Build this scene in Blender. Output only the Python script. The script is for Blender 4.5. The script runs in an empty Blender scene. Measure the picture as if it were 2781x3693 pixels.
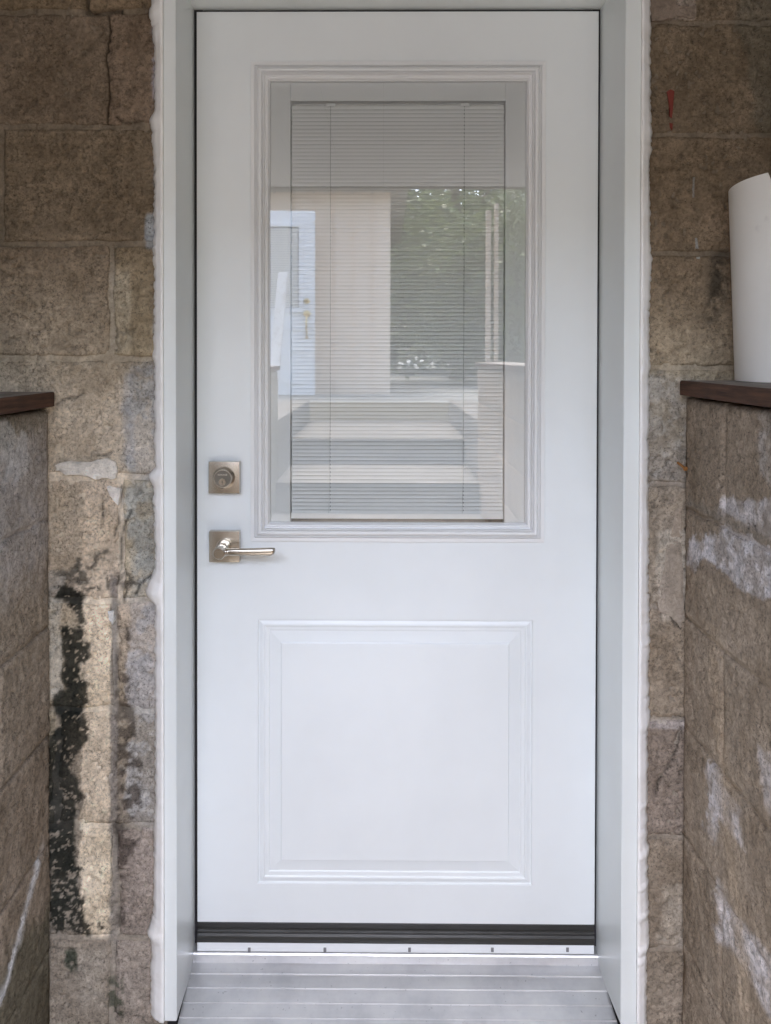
import bpy, bmesh, math, random
import numpy as np
from mathutils import Matrix, Vector
random.seed(7)
S = bpy.context.scene
COL = S.collection

# ------------------------------------------------------------------ camera
# door face is the plane y = 0, x to the right, z up from the sill, camera outside at y = -1.75
CAM_Y, CAM_Z = -1.75, 1.33
F = 2800.0; PX, PY = 1360.0, 1305.0          # focal length and principal point in photo pixels
PW, PH = 2781.0, 3693.0
def rotm(yaw, pitch, roll):
    c, s = math.cos, math.sin
    Ry = np.array([[c(yaw), 0, s(yaw)], [0, 1, 0], [-s(yaw), 0, c(yaw)]])
    Rx = np.array([[1, 0, 0], [0, c(pitch), -s(pitch)], [0, s(pitch), c(pitch)]])
    Rz = np.array([[c(roll), -s(roll), 0], [s(roll), c(roll), 0], [0, 0, 1]])
    return Rz @ Rx @ Ry
RM = rotm(math.radians(0.4474), math.radians(-0.6036), math.radians(-0.097))
cam_d = bpy.data.cameras.new('camera'); cam = bpy.data.objects.new('camera', cam_d); COL.objects.link(cam)
ri, up, fw = RM
m = Matrix.Identity(4)
for i, v in enumerate(((ri[0], ri[2], ri[1]), (up[0], up[2], up[1]), (-fw[0], -fw[2], -fw[1]))):
    for j in range(3): m[j][i] = v[j]
m[0][3], m[1][3], m[2][3] = 0, CAM_Y, CAM_Z
cam.matrix_world = m
cam_d.sensor_fit = 'HORIZONTAL'; cam_d.sensor_width = 36; cam_d.lens = 36 * F / PW
cam_d.shift_x = (PW / 2 - PX) / PW; cam_d.shift_y = -(PH / 2 - PY) / PW
cam_d.clip_start = 0.02; cam_d.clip_end = 500
S.camera = cam
def at(u, v, y=0.0):
    """world point on the plane y that the photo shows at pixel u, v"""
    r = RM.T @ np.array([(u - PX) / F, -(v - PY) / F, 1.0])
    k = (y - CAM_Y) / r[2]
    return Vector((r[0] * k, y, CAM_Z + r[1] * k))
def px_of(P):
    P = np.asarray(P, float)
    q = np.stack([P[..., 0], P[..., 2] - CAM_Z, P[..., 1] - CAM_Y], -1) @ RM.T
    d = np.maximum(q[..., 2], 0.05)
    return PX + F * q[..., 0] / d, PY - F * q[..., 1] / d
def X(u, y=0.0, v=1700): return at(u, v, y).x
def Z(v, y=0.0, u=1400): return at(u, v, y).z

# ------------------------------------------------------------------ world, sun, exposure
W = bpy.data.worlds.new('World'); S.world = W; W.use_nodes = True
nt = W.node_tree; nt.nodes.clear()
SUN_EL, SUN_AZ = math.radians(69), math.radians(197)      # veiled sun in front of the house, a little to the left
sky = nt.nodes.new('ShaderNodeTexSky'); sky.sky_type = 'NISHITA'; sky.sun_disc = False
sky.sun_elevation = SUN_EL; sky.sun_rotation = SUN_AZ; sky.dust_density = 4.0; sky.air_density = 1.0
hs = nt.nodes.new('ShaderNodeHueSaturation'); hs.inputs['Saturation'].default_value = 0.78
bg = nt.nodes.new('ShaderNodeBackground'); bg.inputs['Strength'].default_value = 0.15
wo = nt.nodes.new('ShaderNodeOutputWorld')
nt.links.new(sky.outputs[0], hs.inputs['Color']); nt.links.new(hs.outputs[0], bg.inputs[0]); nt.links.new(bg.outputs[0], wo.inputs[0])
W.cycles.sampling_method = 'MANUAL'; W.cycles.sample_map_resolution = 256
sd = bpy.data.lights.new('sun', 'SUN'); sd.energy = 0.5; sd.angle = math.radians(30); sd.color = (1.0, 0.96, 0.9)
sun = bpy.data.objects.new('sun', sd); COL.objects.link(sun)
sdir = Vector((math.sin(SUN_AZ) * math.cos(SUN_EL), math.cos(SUN_AZ) * math.cos(SUN_EL), math.sin(SUN_EL)))
sun.rotation_euler = sdir.to_track_quat('Z', 'Y').to_euler(); sun.location = sdir * 20
S.view_settings.view_transform = 'Standard'; S.view_settings.look = 'None'
S.view_settings.gamma = 1.0; S.view_settings.use_curve_mapping = False
S.view_settings.exposure = 3.88
S.render.engine = 'CYCLES'
cy = S.cycles
cy.use_guiding = True; cy.guiding_training_samples = 64; cy.use_denoising = True; cy.denoiser = 'OPENIMAGEDENOISE'; cy.denoising_input_passes = 'RGB_ALBEDO_NORMAL'
cy.max_bounces = 10; cy.diffuse_bounces = 6; cy.glossy_bounces = 4; cy.transparent_max_bounces = 16
cy.use_adaptive_sampling = False; cy.sample_clamp_indirect = 0.7; cy.caustics_reflective = False; cy.caustics_refractive = False

# ------------------------------------------------------------------ helpers
def hsh(ix, iy, seed):
    n = (ix.astype(np.int64) * 374761393 + iy.astype(np.int64) * 668265263 + seed * 974634777) & 0xffffffff
    n = ((n ^ (n >> 13)) * 1274126177) & 0xffffffff
    n = n ^ (n >> 16)
    return (n & 0xffffff) / float(0xffffff)
def vn(x, y, seed=0):
    ix, iy = np.floor(x), np.floor(y); fx, fy = x - ix, y - iy
    fx = fx * fx * (3 - 2 * fx); fy = fy * fy * (3 - 2 * fy)
    a, b = hsh(ix, iy, seed), hsh(ix + 1, iy, seed); c, d = hsh(ix, iy + 1, seed), hsh(ix + 1, iy + 1, seed)
    return (a * (1 - fx) + b * fx) * (1 - fy) + (c * (1 - fx) + d * fx) * fy
def fbm(x, y, sc, seed=0, o=4):
    """fractal noise, -1..1"""
    x = np.asarray(x, float) * sc; y = np.asarray(y, float) * sc; t = 0; a = 1.0; n = 0
    for i in range(o):
        t = t + a * (vn(x + 91.7 * i + 500, y + 37.3 * i + 500, seed + i) * 2 - 1); n += a; a *= 0.55; x = x * 2.03; y = y * 2.03
    return t / n * 1.6
def sstep(a, b, x):
    t = np.clip((x - a) / (b - a), 0, 1); return t * t * (3 - 2 * t)

def link(o, parent=None):
    COL.objects.link(o)
    if parent is not None: o.parent = parent
    return o
def mesh_obj(name, verts, faces, mats, parent=None, smooth=False, mi=None):
    me = bpy.data.meshes.new(name)
    me.from_pydata([tuple(v) for v in verts], [], faces)
    for mm in (mats if isinstance(mats, (list, tuple)) else [mats]): me.materials.append(mm)
    if smooth: me.polygons.foreach_set('use_smooth', [True] * len(me.polygons))
    if mi is not None: me.polygons.foreach_set('material_index', mi)
    me.update()
    o = bpy.data.objects.new(name, me)
    return link(o, parent)
def empty(name, loc=(0, 0, 0)):
    o = bpy.data.objects.new(name, None); o.location = loc; o.empty_display_size = 0.05
    return link(o)
ROOTS = {}
def thing(name, label, cat, group=None):
    o = empty(name); o['label'] = label; o['category'] = cat; o['kind'] = 'thing'
    if group: o['group'] = group
    return o
def tag(o, label=None, cat=None, group=None, kind=None):
    for k, v in (('label', label), ('category', cat), ('group', group), ('kind', kind)):
        if v: o[k] = v
    if cat and not kind: o['kind'] = 'thing'
    return o

class G:
    """collects shapes into one mesh"""
    def __init__(s): s.bm = bmesh.new()
    def box(s, x0, x1, y0, y1, z0, z1, bevel=0.0, mat=None, seg=2):
        r = bmesh.ops.create_cube(s.bm, size=1.0)
        vs = r['verts']
        for v in vs:
            v.co = Vector((x0 if v.co.x < 0 else x1, y0 if v.co.y < 0 else y1, z0 if v.co.z < 0 else z1))
        if bevel > 0:
            es = list({e for v in vs for e in v.link_edges})
            r = bmesh.ops.bevel(s.bm, geom=es, offset=bevel, segments=seg, affect='EDGES', profile=0.6, clamp_overlap=True)
            vs = list({v for f in r['faces'] for v in f.verts} | {v for v in vs if v.is_valid})
        if mat is not None: bmesh.ops.transform(s.bm, matrix=mat, verts=[v for v in vs if v.is_valid])
        return s
    def poly(s, pts, faces):
        vs = [s.bm.verts.new(p) for p in pts]
        for f in faces:
            try: s.bm.faces.new([vs[i] for i in f])
            except ValueError: pass
        return s
    def lathe(s, prof, origin, axis, n=48, cap=True):
        """prof: list of (radius, distance along axis)"""
        ax = Vector(axis).normalized(); a = ax.orthogonal().normalized(); b = ax.cross(a)
        rings = []
        for r, d in prof:
            rings.append([s.bm.verts.new(Vector(origin) + ax * d + (a * math.cos(t) + b * math.sin(t)) * r)
                          for t in [2 * math.pi * k / n for k in range(n)]])
        for p, q in zip(rings, rings[1:]):
            for k in range(n): s.bm.faces.new((p[k], p[(k + 1) % n], q[(k + 1) % n], q[k]))
        if cap: s.bm.faces.new(rings[-1]); s.bm.faces.new(rings[0][::-1])
        return s
    def tube(s, pts, r, n=12):
        pts = [Vector(p) for p in pts]; rings = []
        for i, p in enumerate(pts):
            d = (pts[min(i + 1, len(pts) - 1)] - pts[max(i - 1, 0)]).normalized()
            a = d.cross(Vector((0.31, 0.87, 0.2))).normalized(); b = d.cross(a)
            rr = r[i] if isinstance(r, (list, tuple)) else r
            rings.append([s.bm.verts.new(p + (a * math.cos(t) + b * math.sin(t)) * rr) for t in [2 * math.pi * k / n for k in range(n)]])
        for p, q in zip(rings, rings[1:]):
            for k in range(n): s.bm.faces.new((p[k], p[(k + 1) % n], q[(k + 1) % n], q[k]))
        s.bm.faces.new(rings[-1]); s.bm.faces.new(rings[0][::-1])
        return s
    def build(s, name, mat, parent=None, smooth=False, angle=None):
        bmesh.ops.recalc_face_normals(s.bm, faces=s.bm.faces)
        me = bpy.data.meshes.new(name); s.bm.to_mesh(me); s.bm.free(); me.materials.append(mat)
        if smooth:
            me.polygons.foreach_set('use_smooth', [True] * len(me.polygons))
            if angle: me.set_sharp_from_angle(angle=math.radians(angle))
        return link(bpy.data.objects.new(name, me), parent)

# ------------------------------------------------------------------ materials
def mat(name, color=(0.8, 0.8, 0.8), rough=0.5, metal=0.0, spec=0.5):
    m = bpy.data.materials.new(name); m.use_nodes = True
    b = m.node_tree.nodes['Principled BSDF']
    b.inputs['Base Color'].default_value = (*color, 1); b.inputs['Roughness'].default_value = rough
    b.inputs['Metallic'].default_value = metal; b.inputs['Specular IOR Level'].default_value = spec
    return m
def N(m, t, **kw):
    n = m.node_tree.nodes.new(t)
    for k, v in kw.items():
        if k in n.inputs: n.inputs[k].default_value = v
        else: setattr(n, k, v)
    return n
def L(m, a, b): m.node_tree.links.new(a, b)
def bsdf(m): return m.node_tree.nodes['Principled BSDF']
def coords(m, scale=(1, 1, 1)):
    t = N(m, 'ShaderNodeTexCoord'); mp = N(m, 'ShaderNodeMapping'); mp.inputs['Scale'].default_value = scale
    L(m, t.outputs['Object'], mp.inputs['Vector']); return mp.outputs[0]
def noise(m, scale, detail=4, rough=0.6, vec=None):
    n = N(m, 'ShaderNodeTexNoise'); n.inputs['Scale'].default_value = scale; n.inputs['Detail'].default_value = detail
    n.inputs['Roughness'].default_value = rough
    L(m, vec if vec is not None else coords(m), n.inputs['Vector']); return n.outputs['Fac']
def ramp(m, fac, stops):
    r = N(m, 'ShaderNodeValToRGB'); e = r.color_ramp.elements
    while len(e) < len(stops): e.new(0.5)
    for i, (p, c) in enumerate(stops):
        e[i].position = p; e[i].color = (*c, 1) if len(c) == 3 else c
    L(m, fac, r.inputs[0]); return r.outputs[0]
def mix(m, a, b, fac, mode='MIX'):
    n = N(m, 'ShaderNodeMix', data_type='RGBA', blend_type=mode)
    for s_, i in ((fac, 0), (a, 6), (b, 7)):
        if isinstance(s_, (int, float)): n.inputs[i].default_value = s_
        elif isinstance(s_, tuple): n.inputs[i].default_value = (*s_, 1)
        else: L(m, s_, n.inputs[i])
    return n.outputs[2]
def bump(m, h, strength, dist, chain=None):
    b = N(m, 'ShaderNodeBump'); b.inputs['Strength'].default_value = strength; b.inputs['Distance'].default_value = dist
    L(m, h, b.inputs['Height'])
    if chain is not None: L(m, chain, b.inputs['Normal'])
    return b.outputs[0]

# concrete block: the colour of each spot (dirt, tar, lime, old paint) is a mesh attribute, grain is procedural
def block_mat(name, grain=1.0, rough_grain=1.0):
    m = mat(name, rough=0.92, spec=0.2)
    a = N(m, 'ShaderNodeAttribute', attribute_name='tint')
    o = coords(m)
    fine = noise(m, 165, 6, 0.8, o)
    mid = noise(m, 62, 4, 0.65, o)
    big = noise(m, 9, 4, 0.6, o)
    g = ramp(m, fine, [(0.32, (0.10,) * 3), (0.42, (0.62,) * 3), (0.49, (1.0,) * 3), (0.68, (1.45,) * 3)])
    g2 = ramp(m, mid, [(0.30, (0.72,) * 3), (0.5, (1.0,) * 3), (0.7, (1.22,) * 3)])
    g3 = ramp(m, big, [(0.3, (0.77, 0.745, 0.71)), (0.5, (1.0,) * 3), (0.7, (1.18, 1.19, 1.22))])
    # coarse dark pores
    v = N(m, 'ShaderNodeTexVoronoi'); v.inputs['Scale'].default_value = 150; L(m, o, v.inputs['Vector'])
    pores = ramp(m, v.outputs['Distance'], [(0.10, (0.35,) * 3), (0.26, (1.0,) * 3)])
    sel = ramp(m, noise(m, 35, 3, 0.6, o), [(0.45, (0,) * 3), (0.6, (1,) * 3)])
    pores = mix(m, (1.0, 1.0, 1.0), pores, sel)
    # a few pale grains of aggregate
    v2 = N(m, 'ShaderNodeTexVoronoi'); v2.inputs['Scale'].default_value = 75; L(m, o, v2.inputs['Vector'])
    pale = ramp(m, v2.outputs['Distance'], [(0.055, (1,) * 3), (0.09, (0,) * 3)])
    gs = ramp(m, noise(m, 13, 4, 0.65, o), [(0.36, (0.45 * grain,) * 3), (0.62, (0.92 * grain,) * 3)])
    c = mix(m, a.outputs['Color'], g, gs, 'MULTIPLY')
    c = mix(m, c, g2, 0.85, 'MULTIPLY'); c = mix(m, c, g3, 1.0, 'MULTIPLY'); c = mix(m, c, pores, 0.95 * grain, 'MULTIPLY')
    pm = N(m, 'ShaderNodeMath', operation='MULTIPLY'); L(m, pale, pm.inputs[0]); pm.inputs[1].default_value = 0.35
    c = mix(m, c, (0.62, 0.52, 0.34), pm.outputs[0])
    L(m, c, bsdf(m).inputs['Base Color'])
    b = bump(m, fine, 1.0 * rough_grain, 0.004); b = bump(m, mid, 0.5 * rough_grain, 0.004, b)
    L(m, b, bsdf(m).inputs['Normal'])
    return m
M_block = block_mat('block')
M_mortar = block_mat('mortar', 0.55, 0.5)

def white_paint(name, col, rough, peel=0.03):
    m = mat(name, col, rough)
    o = coords(m)
    n = noise(m, 900, 2, 0.5, o); b = bump(m, n, peel, 0.0006)
    L(m, b, bsdf(m).inputs['Normal'])
    s = noise(m, 2.2, 4, 0.6, o)
    c = mix(m, col, tuple(k * 0.93 for k in col), ramp(m, s, [(0.42, (0,) * 3), (0.75, (1,) * 3)]))
    L(m, c, bsdf(m).inputs['Base Color'])
    r = ramp(m, s, [(0.3, (rough * 0.85,) * 3), (0.7, (rough * 1.15,) * 3)])
    L(m, r, bsdf(m).inputs['Roughness'])
    return m
M_door = white_paint('door_paint', (0.785, 0.81, 0.82), 0.36, 0.05)
M_trim = white_paint('trim_plastic', (0.80, 0.80, 0.80), 0.33, 0.02)
M_frame = white_paint('aluminium_capping', (0.76, 0.79, 0.785), 0.34, 0.02)
M_igu = mat('window_surround', (0.88, 0.885, 0.865), 0.5)
M_back = mat('blind_backing', (0.10, 0.10, 0.095), 0.8)
M_slat = mat('blind_slat', (0.87, 0.87, 0.845), 0.42)
M_cord = mat('blind_cord', (0.50, 0.50, 0.46), 0.8)
M_black = mat('black_gasket', (0.012, 0.010, 0.013), 0.55)
M_rubber = mat('sweep_rubber', (0.014, 0.013, 0.011), 0.42)
o_ = coords(M_rubber, (3, 60, 60)); L(M_rubber, bump(M_rubber, noise(M_rubber, 4, 3, 0.6, o_), 0.25, 0.002), bsdf(M_rubber).inputs['Normal'])
M_dark = mat('interior_dark', (0.03, 0.03, 0.03), 0.9)
# caulk
M_caulk = mat('white_foam_caulk', (0.80, 0.78, 0.75), 0.45)
o_ = coords(M_caulk); L(M_caulk, bump(M_caulk, noise(M_caulk, 90, 3, 0.6, o_), 0.35, 0.002), bsdf(M_caulk).inputs['Normal'])
c_ = mix(M_caulk, (0.90, 0.885, 0.87), (0.82, 0.79, 0.75), ramp(M_caulk, noise(M_caulk, 14, 4, 0.6, o_), [(0.5, (0,) * 3), (0.72, (1,) * 3)]))
L(M_caulk, c_, bsdf(M_caulk).inputs['Base Color'])
# satin nickel
def nickel(name, col, rough):
    m = mat(name, col, rough, 1.0)
    o = coords(m, (40, 1, 900)); n = noise(m, 3, 2, 0.5, o)
    L(m, bump(m, n, 0.06, 0.0004), bsdf(m).inputs['Normal']); bsdf(m).inputs['Anisotropic'].default_value = 0.3
    return m
M_nickel = nickel('satin_nickel', (0.58, 0.53, 0.465), 0.22)
M_nickel2 = nickel('satin_nickel_dull', (0.17, 0.155, 0.13), 0.45)
bsdf(M_nickel2).inputs['Metallic'].default_value = 0.55
M_key = mat('keyway_dark', (0.02, 0.018, 0.015), 0.5)
# mill aluminium sill
M_alu = mat('mill_aluminium', (0.66, 0.66, 0.68), 0.36, 0.85)
o_ = coords(M_alu, (1.0, 14, 1)); n_ = noise(M_alu, 9, 5, 0.7, o_); o2_ = coords(M_alu)
sm_ = ramp(M_alu, noise(M_alu, 7, 5, 0.65, o2_), [(0.36, (0.60, 0.605, 0.625)), (0.5, (0.70, 0.70, 0.715)), (0.66, (0.78, 0.78, 0.78))])
spk_ = ramp(M_alu, noise(M_alu, 140, 2, 0.5, o2_), [(0.25, (0.5,) * 3), (0.30, (1,) * 3)])
L(M_alu, mix(M_alu, sm_, spk_, 0.7, 'MULTIPLY'), bsdf(M_alu).inputs['Base Color'])
L(M_alu, ramp(M_alu, n_, [(0.3, (0.28,) * 3), (0.7, (0.5,) * 3)]), bsdf(M_alu).inputs['Roughness'])
# wood
def wood(name, dark, light, axis='y', rough=0.75):
    m = mat(name, light, rough, spec=0.3)
    sc = {'y': (60, 3, 60), 'x': (3, 60, 60), 'z': (60, 60, 3)}[axis]
    n = noise(m, 2.2, 6, 0.7, coords(m, sc)); k = noise(m, 12, 3, 0.6)
    c = ramp(m, n, [(0.32, dark), (0.62, light)])
    c = mix(m, c, ramp(m, k, [(0.3, (0.6,) * 3), (0.6, (1.0,) * 3)]), 0.7, 'MULTIPLY')
    L(m, c, bsdf(m).inputs['Base Color']); L(m, bump(m, n, 0.6, 0.0016), bsdf(m).inputs['Normal'])
    return m
M_wood_edge = wood('stained_plank_edge', (0.03, 0.015, 0.010), (0.115, 0.056, 0.034))
M_wood_top = wood('weathered_plank_top', (0.12, 0.10, 0.085), (0.30, 0.27, 0.245))
M_deck = wood('soffit_board', (0.07, 0.055, 0.04), (0.16, 0.13, 0.10), 'x')
M_soffit = mat('painted_soffit', (0.68, 0.70, 0.72), 0.7)
n_ = noise(M_soffit, 5, 4, 0.6); L(M_soffit, mix(M_soffit, (0.65, 0.67, 0.70), (0.71, 0.735, 0.76), n_), bsdf(M_soffit).inputs['Base Color'])
M_post = wood('painted_post', (0.50, 0.40, 0.30), (0.66, 0.54, 0.42), 'z', 0.6)
M_siding = mat('beige_siding', (0.70, 0.58, 0.46), 0.6)
n_ = noise(M_siding, 3, 4, 0.6); L(M_siding, mix(M_siding, (0.80, 0.66, 0.53), (0.85, 0.71, 0.58), n_), bsdf(M_siding).inputs['Base Color'])
M_white = mat('white_enamel', (0.86, 0.88, 0.90), 0.4)
M_brass = mat('brass', (0.78, 0.60, 0.30), 0.3, 1.0)
M_oldwhite = mat('chalky_white_paint', (0.78, 0.77, 0.74), 0.7)
n_ = noise(M_oldwhite, 14, 5, 0.7); L(M_oldwhite, ramp(M_oldwhite, n_, [(0.36, (0.45, 0.42, 0.38)), (0.5, (0.78, 0.77, 0.75))]), bsdf(M_oldwhite).inputs['Base Color'])
def concrete(name, a, b, sc=6):
    m = mat(name, b, 0.9, spec=0.25)
    n = noise(m, sc, 6, 0.7); f = noise(m, 120, 4, 0.7)
    c = ramp(m, n, [(0.32, a), (0.65, b)]); c = mix(m, c, ramp(m, f, [(0.35, (0.6,) * 3), (0.6, (1.1,) * 3)]), 0.7, 'MULTIPLY')
    L(m, c, bsdf(m).inputs['Base Color']); L(m, bump(m, f, 0.5, 0.004, bump(m, n, 0.4, 0.02)), bsdf(m).inputs['Normal'])
    return m
M_conc = concrete('concrete', (0.26, 0.25, 0.235), (0.44, 0.43, 0.41))
M_stone = concrete('tread_stone', (0.11, 0.10, 0.088), (0.18, 0.165, 0.145))
M_ground = concrete('ground', (0.16, 0.165, 0.15), (0.28, 0.275, 0.26), 1.2)
M_bark = mat('bark', (0.10, 0.08, 0.06), 0.9)
def leaf(name, col):
    m = mat(name, col, 0.5); b = bsdf(m)
    n = noise(m, 3.0, 3, 0.6)
    c = ramp(m, n, [(0.35, tuple(k * 0.6 for k in col)), (0.65, tuple(k * 1.35 for k in col))])
    L(m, c, b.inputs['Base Color'])
    tr = N(m, 'ShaderNodeBsdfTranslucent'); L(m, c, tr.inputs['Color'])
    mx = N(m, 'ShaderNodeMixShader'); mx.inputs[0].default_value = 0.35
    L(m, b.outputs[0], mx.inputs[1]); L(m, tr.outputs[0], mx.inputs[2])
    L(m, mx.outputs[0], m.node_tree.nodes['Material Output'].inputs['Surface'])
    return m
M_leaf = leaf('leaf_green', (0.13, 0.165, 0.07)); M_leaf2 = leaf('leaf_dark', (0.075, 0.105, 0.05))
# window glass: clear sheet that reflects by Fresnel (two faces of the pane and the pane behind it counted in)
def glass_mat():
    m = bpy.data.materials.new('window_glass'); m.use_nodes = True; t = m.node_tree; t.nodes.clear()
    out = t.nodes.new('ShaderNodeOutputMaterial'); tr = t.nodes.new('ShaderNodeBsdfTransparent'); tr.inputs[0].default_value = (0.98, 0.985, 0.978, 1)
    gl = t.nodes.new('ShaderNodeBsdfGlossy'); gl.inputs['Roughness'].default_value = 0.0; gl.inputs['Color'].default_value = (1, 1, 1, 1)
    fr = t.nodes.new('ShaderNodeFresnel'); fr.inputs['IOR'].default_value = 1.52
    mu = t.nodes.new('ShaderNodeMath'); mu.operation = 'MULTIPLY'; mu.inputs[1].default_value = 3.1; mu.use_clamp = True
    mx = t.nodes.new('ShaderNodeMixShader')
    t.links.new(fr.outputs[0], mu.inputs[0]); t.links.new(mu.outputs[0], mx.inputs[0])
    t.links.new(tr.outputs[0], mx.inputs[1]); t.links.new(gl.outputs[0], mx.inputs[2]); t.links.new(mx.outputs[0], out.inputs[0])
    return m
M_glass = glass_mat()
M_red = mat('red_paint', (0.16, 0.018, 0.008), 0.6)
M_rust = mat('rusty_nail', (0.28, 0.12, 0.03), 0.7)
M_plaster = block_mat('plaster_patch', 0.35, 1.2)
M_sheet = white_paint('coil_sheet', (0.80, 0.785, 0.75), 0.5, 0.02)
n_ = noise(M_sheet, 16, 3, 0.5); n2_ = noise(M_sheet, 3, 3, 0.5)
L(M_sheet, mix(M_sheet, ramp(M_sheet, n_, [(0.24, (0.58, 0.56, 0.54)), (0.30, (0.80, 0.785, 0.75))]), (0.82, 0.80, 0.77), n2_), bsdf(M_sheet).inputs['Base Color'])

# ------------------------------------------------------------------ the block walls
WY = -0.135                                              # face of the block wall
YC = -0.155                                              # face of the door capping
XL, XR = X(184, WY, 2200), X(2462, WY, 2200)             # faces of the low walls left and right of the door
def mixc(a, b, t): return a * (1 - t[..., None]) + b * t[..., None]
A = np.array
CRACKS = [[(440, 1755), (436, 1830), (425, 1880), (420, 1930)],
          [(470, 1840), (455, 1880), (445, 1935), (436, 1990), (433, 2045), (455, 2072), (480, 2092), (500, 2112), (520, 2090), (548, 2070)],
          [(500, 2112), (495, 2150)], [(205, 1458), (235, 1441), (262, 1432), (300, 1419)], [(372, 1790), (368, 1900)],
          [(340, 1640), (372, 1642), (405, 1632)], [(2390, 2185), (2415, 2200), (2430, 2235), (2458, 2262)],
          [(2360, 2870), (2378, 2810), (2405, 2770), (2425, 2740), (2440, 2700), (2455, 2620)], [(2455, 560), (2461, 575)],
          [(510, 4), (520, 30)], [(420, 418), (440, 436), (450, 446), (520, 446)]]
def polym(u, v, pts, fe=6.0):
    u, v = np.broadcast_arrays(u, v); best = np.full(u.shape, 1e9); ins = np.zeros(u.shape, bool); k = len(pts)
    lo = A([min(p[0] for p in pts), min(p[1] for p in pts)]) - 40; hi = A([max(p[0] for p in pts), max(p[1] for p in pts)]) + 40
    out = np.zeros(u.shape); sel = (u > lo[0]) & (u < hi[0]) & (v > lo[1]) & (v < hi[1])
    if not sel.any(): return out
    U, V = u[sel], v[sel]; best = np.full(U.shape, 1e9); ins = np.zeros(U.shape, bool)
    for i in range(k):
        a0, b0 = pts[i]; a1, b1 = pts[(i + 1) % k]; dx, dy = a1 - a0, b1 - b0
        t = np.clip(((U - a0) * dx + (V - b0) * dy) / (dx * dx + dy * dy + 1e-9), 0, 1)
        best = np.minimum(best, np.hypot(U - a0 - t * dx, V - b0 - t * dy))
        c = ((b0 > V) != (b1 > V)) & (U < (a1 - a0) * (V - b0) / (b1 - b0 + 1e-9) + a0); ins ^= c
    out[sel] = sstep(-fe, fe, np.where(ins, best, -best)); return out
TAR = [[(188, 2118), (228, 2107), (268, 2118), (320, 2153), (303, 2187), (303, 2244), (285, 2255), (268, 2233), (263, 2198), (228, 2170), (188, 2164), (215, 2140)],
       [(228, 2261), (303, 2261), (303, 2313), (325, 2330), (328, 2364), (285, 2404), (308, 2455), (320, 2478), (315, 2494), (308, 2538), (315, 2603), (317, 2668), (278, 2711), (262, 2745), (256, 2785), (282, 2820), (286, 2863),
        (278, 2915), (273, 2993), (278, 3115), (304, 3128), (299, 3150), (282, 3171), (286, 3219), (312, 3232), (304, 3276), (299, 3319), (330, 3332), (321, 3380), (278, 3375), (243, 3349), (191, 3362), (176, 3297), (160, 2760), (167, 2690),
        (195, 2646), (213, 2612), (208, 2560), (191, 2547), (195, 2503), (234, 2477), (221, 2429), (230, 2386), (217, 2342), (226, 2290)],
       [(356, 3328), (376, 3330), (382, 3362), (360, 3364)], [(304, 2115), (340, 2118), (362, 2113), (360, 2130), (310, 2130)], [(380, 2069), (390, 2075), (396, 2130), (386, 2128)]]
TARG = [(245, 2056), (280, 2010), (310, 2005), (354, 1984), (395, 1978), (400, 2033), (372, 2012), (352, 2050), (330, 2062), (300, 2118), (251, 2107), (190, 2070), (186, 2050), (215, 2062)]
DARK = [[(417, 2052), (436, 2060), (440, 2130), (426, 2145)], [(440, 2090), (475, 2100), (462, 2140), (450, 2180), (436, 2160)], [(452, 2230), (468, 2240), (462, 2345), (444, 2320)], [(445, 2385), (480, 2395), (478, 2440), (470, 2520), (484, 2600), (486, 2700), (505, 2760), (500, 2830), (520, 2900), (470, 2960), (440, 2900), (430, 2700), (436, 2500)],
        [(420, 2200), (434, 2210), (436, 2700), (430, 3100), (418, 3000), (416, 2500)], [(418, 2960), (480, 2990), (500, 3040), (470, 3080), (440, 3130), (450, 3200), (424, 3180)], [(420, 3240), (445, 3236), (446, 3330), (424, 3340)]]
LIME = [[(2468, 1958), (2520, 1935), (2584, 1905), (2590, 1880), (2700, 1930), (2800, 1985), (2800, 2165), (2740, 2150), (2667, 2126), (2625, 2073), (2552, 2026), (2500, 2045), (2468, 2031)],
        [(2575, 1830), (2620, 1800), (2712, 1806), (2760, 1800), (2800, 1790), (2800, 1945), (2720, 1905), (2640, 1868), (2580, 1850)],
        [(2552, 2765), (2580, 2755), (2610, 2830), (2660, 2900), (2668, 2960), (2680, 3060), (2640, 3000), (2600, 2960), (2570, 3040), (2540, 2980), (2560, 2860)],
        [(2590, 3170), (2604, 3230), (2660, 3300), (2740, 3400), (2800, 3480), (2800, 3700), (2760, 3640), (2690, 3500), (2640, 3420), (2590, 3400), (2575, 3330), (2600, 3280), (2585, 3230)],
        [(2735, 2700), (2800, 2720), (2800, 2980), (2760, 2900)], [(2736, 1440), (2800, 1440), (2800, 1780), (2742, 1700)]]
def crack_mask(P):
    u, v = px_of(P); x, z = P[..., 0], P[..., 2]
    u = u + 7 * fbm(x, z, 45, 201); v = v + 7 * fbm(x, z, 45, 207)
    best = np.full(u.shape, 1e9)
    for c in CRACKS:
        for (a0, b0), (a1, b1) in zip(c, c[1:]):
            dx, dy = a1 - a0, b1 - b0; t = np.clip(((u - a0) * dx + (v - b0) * dy) / (dx * dx + dy * dy), 0, 1)
            best = np.minimum(best, np.hypot(u - a0 - t * dx, v - b0 - t * dy))
    return np.exp(-(best / 4.2) ** 2)
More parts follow.
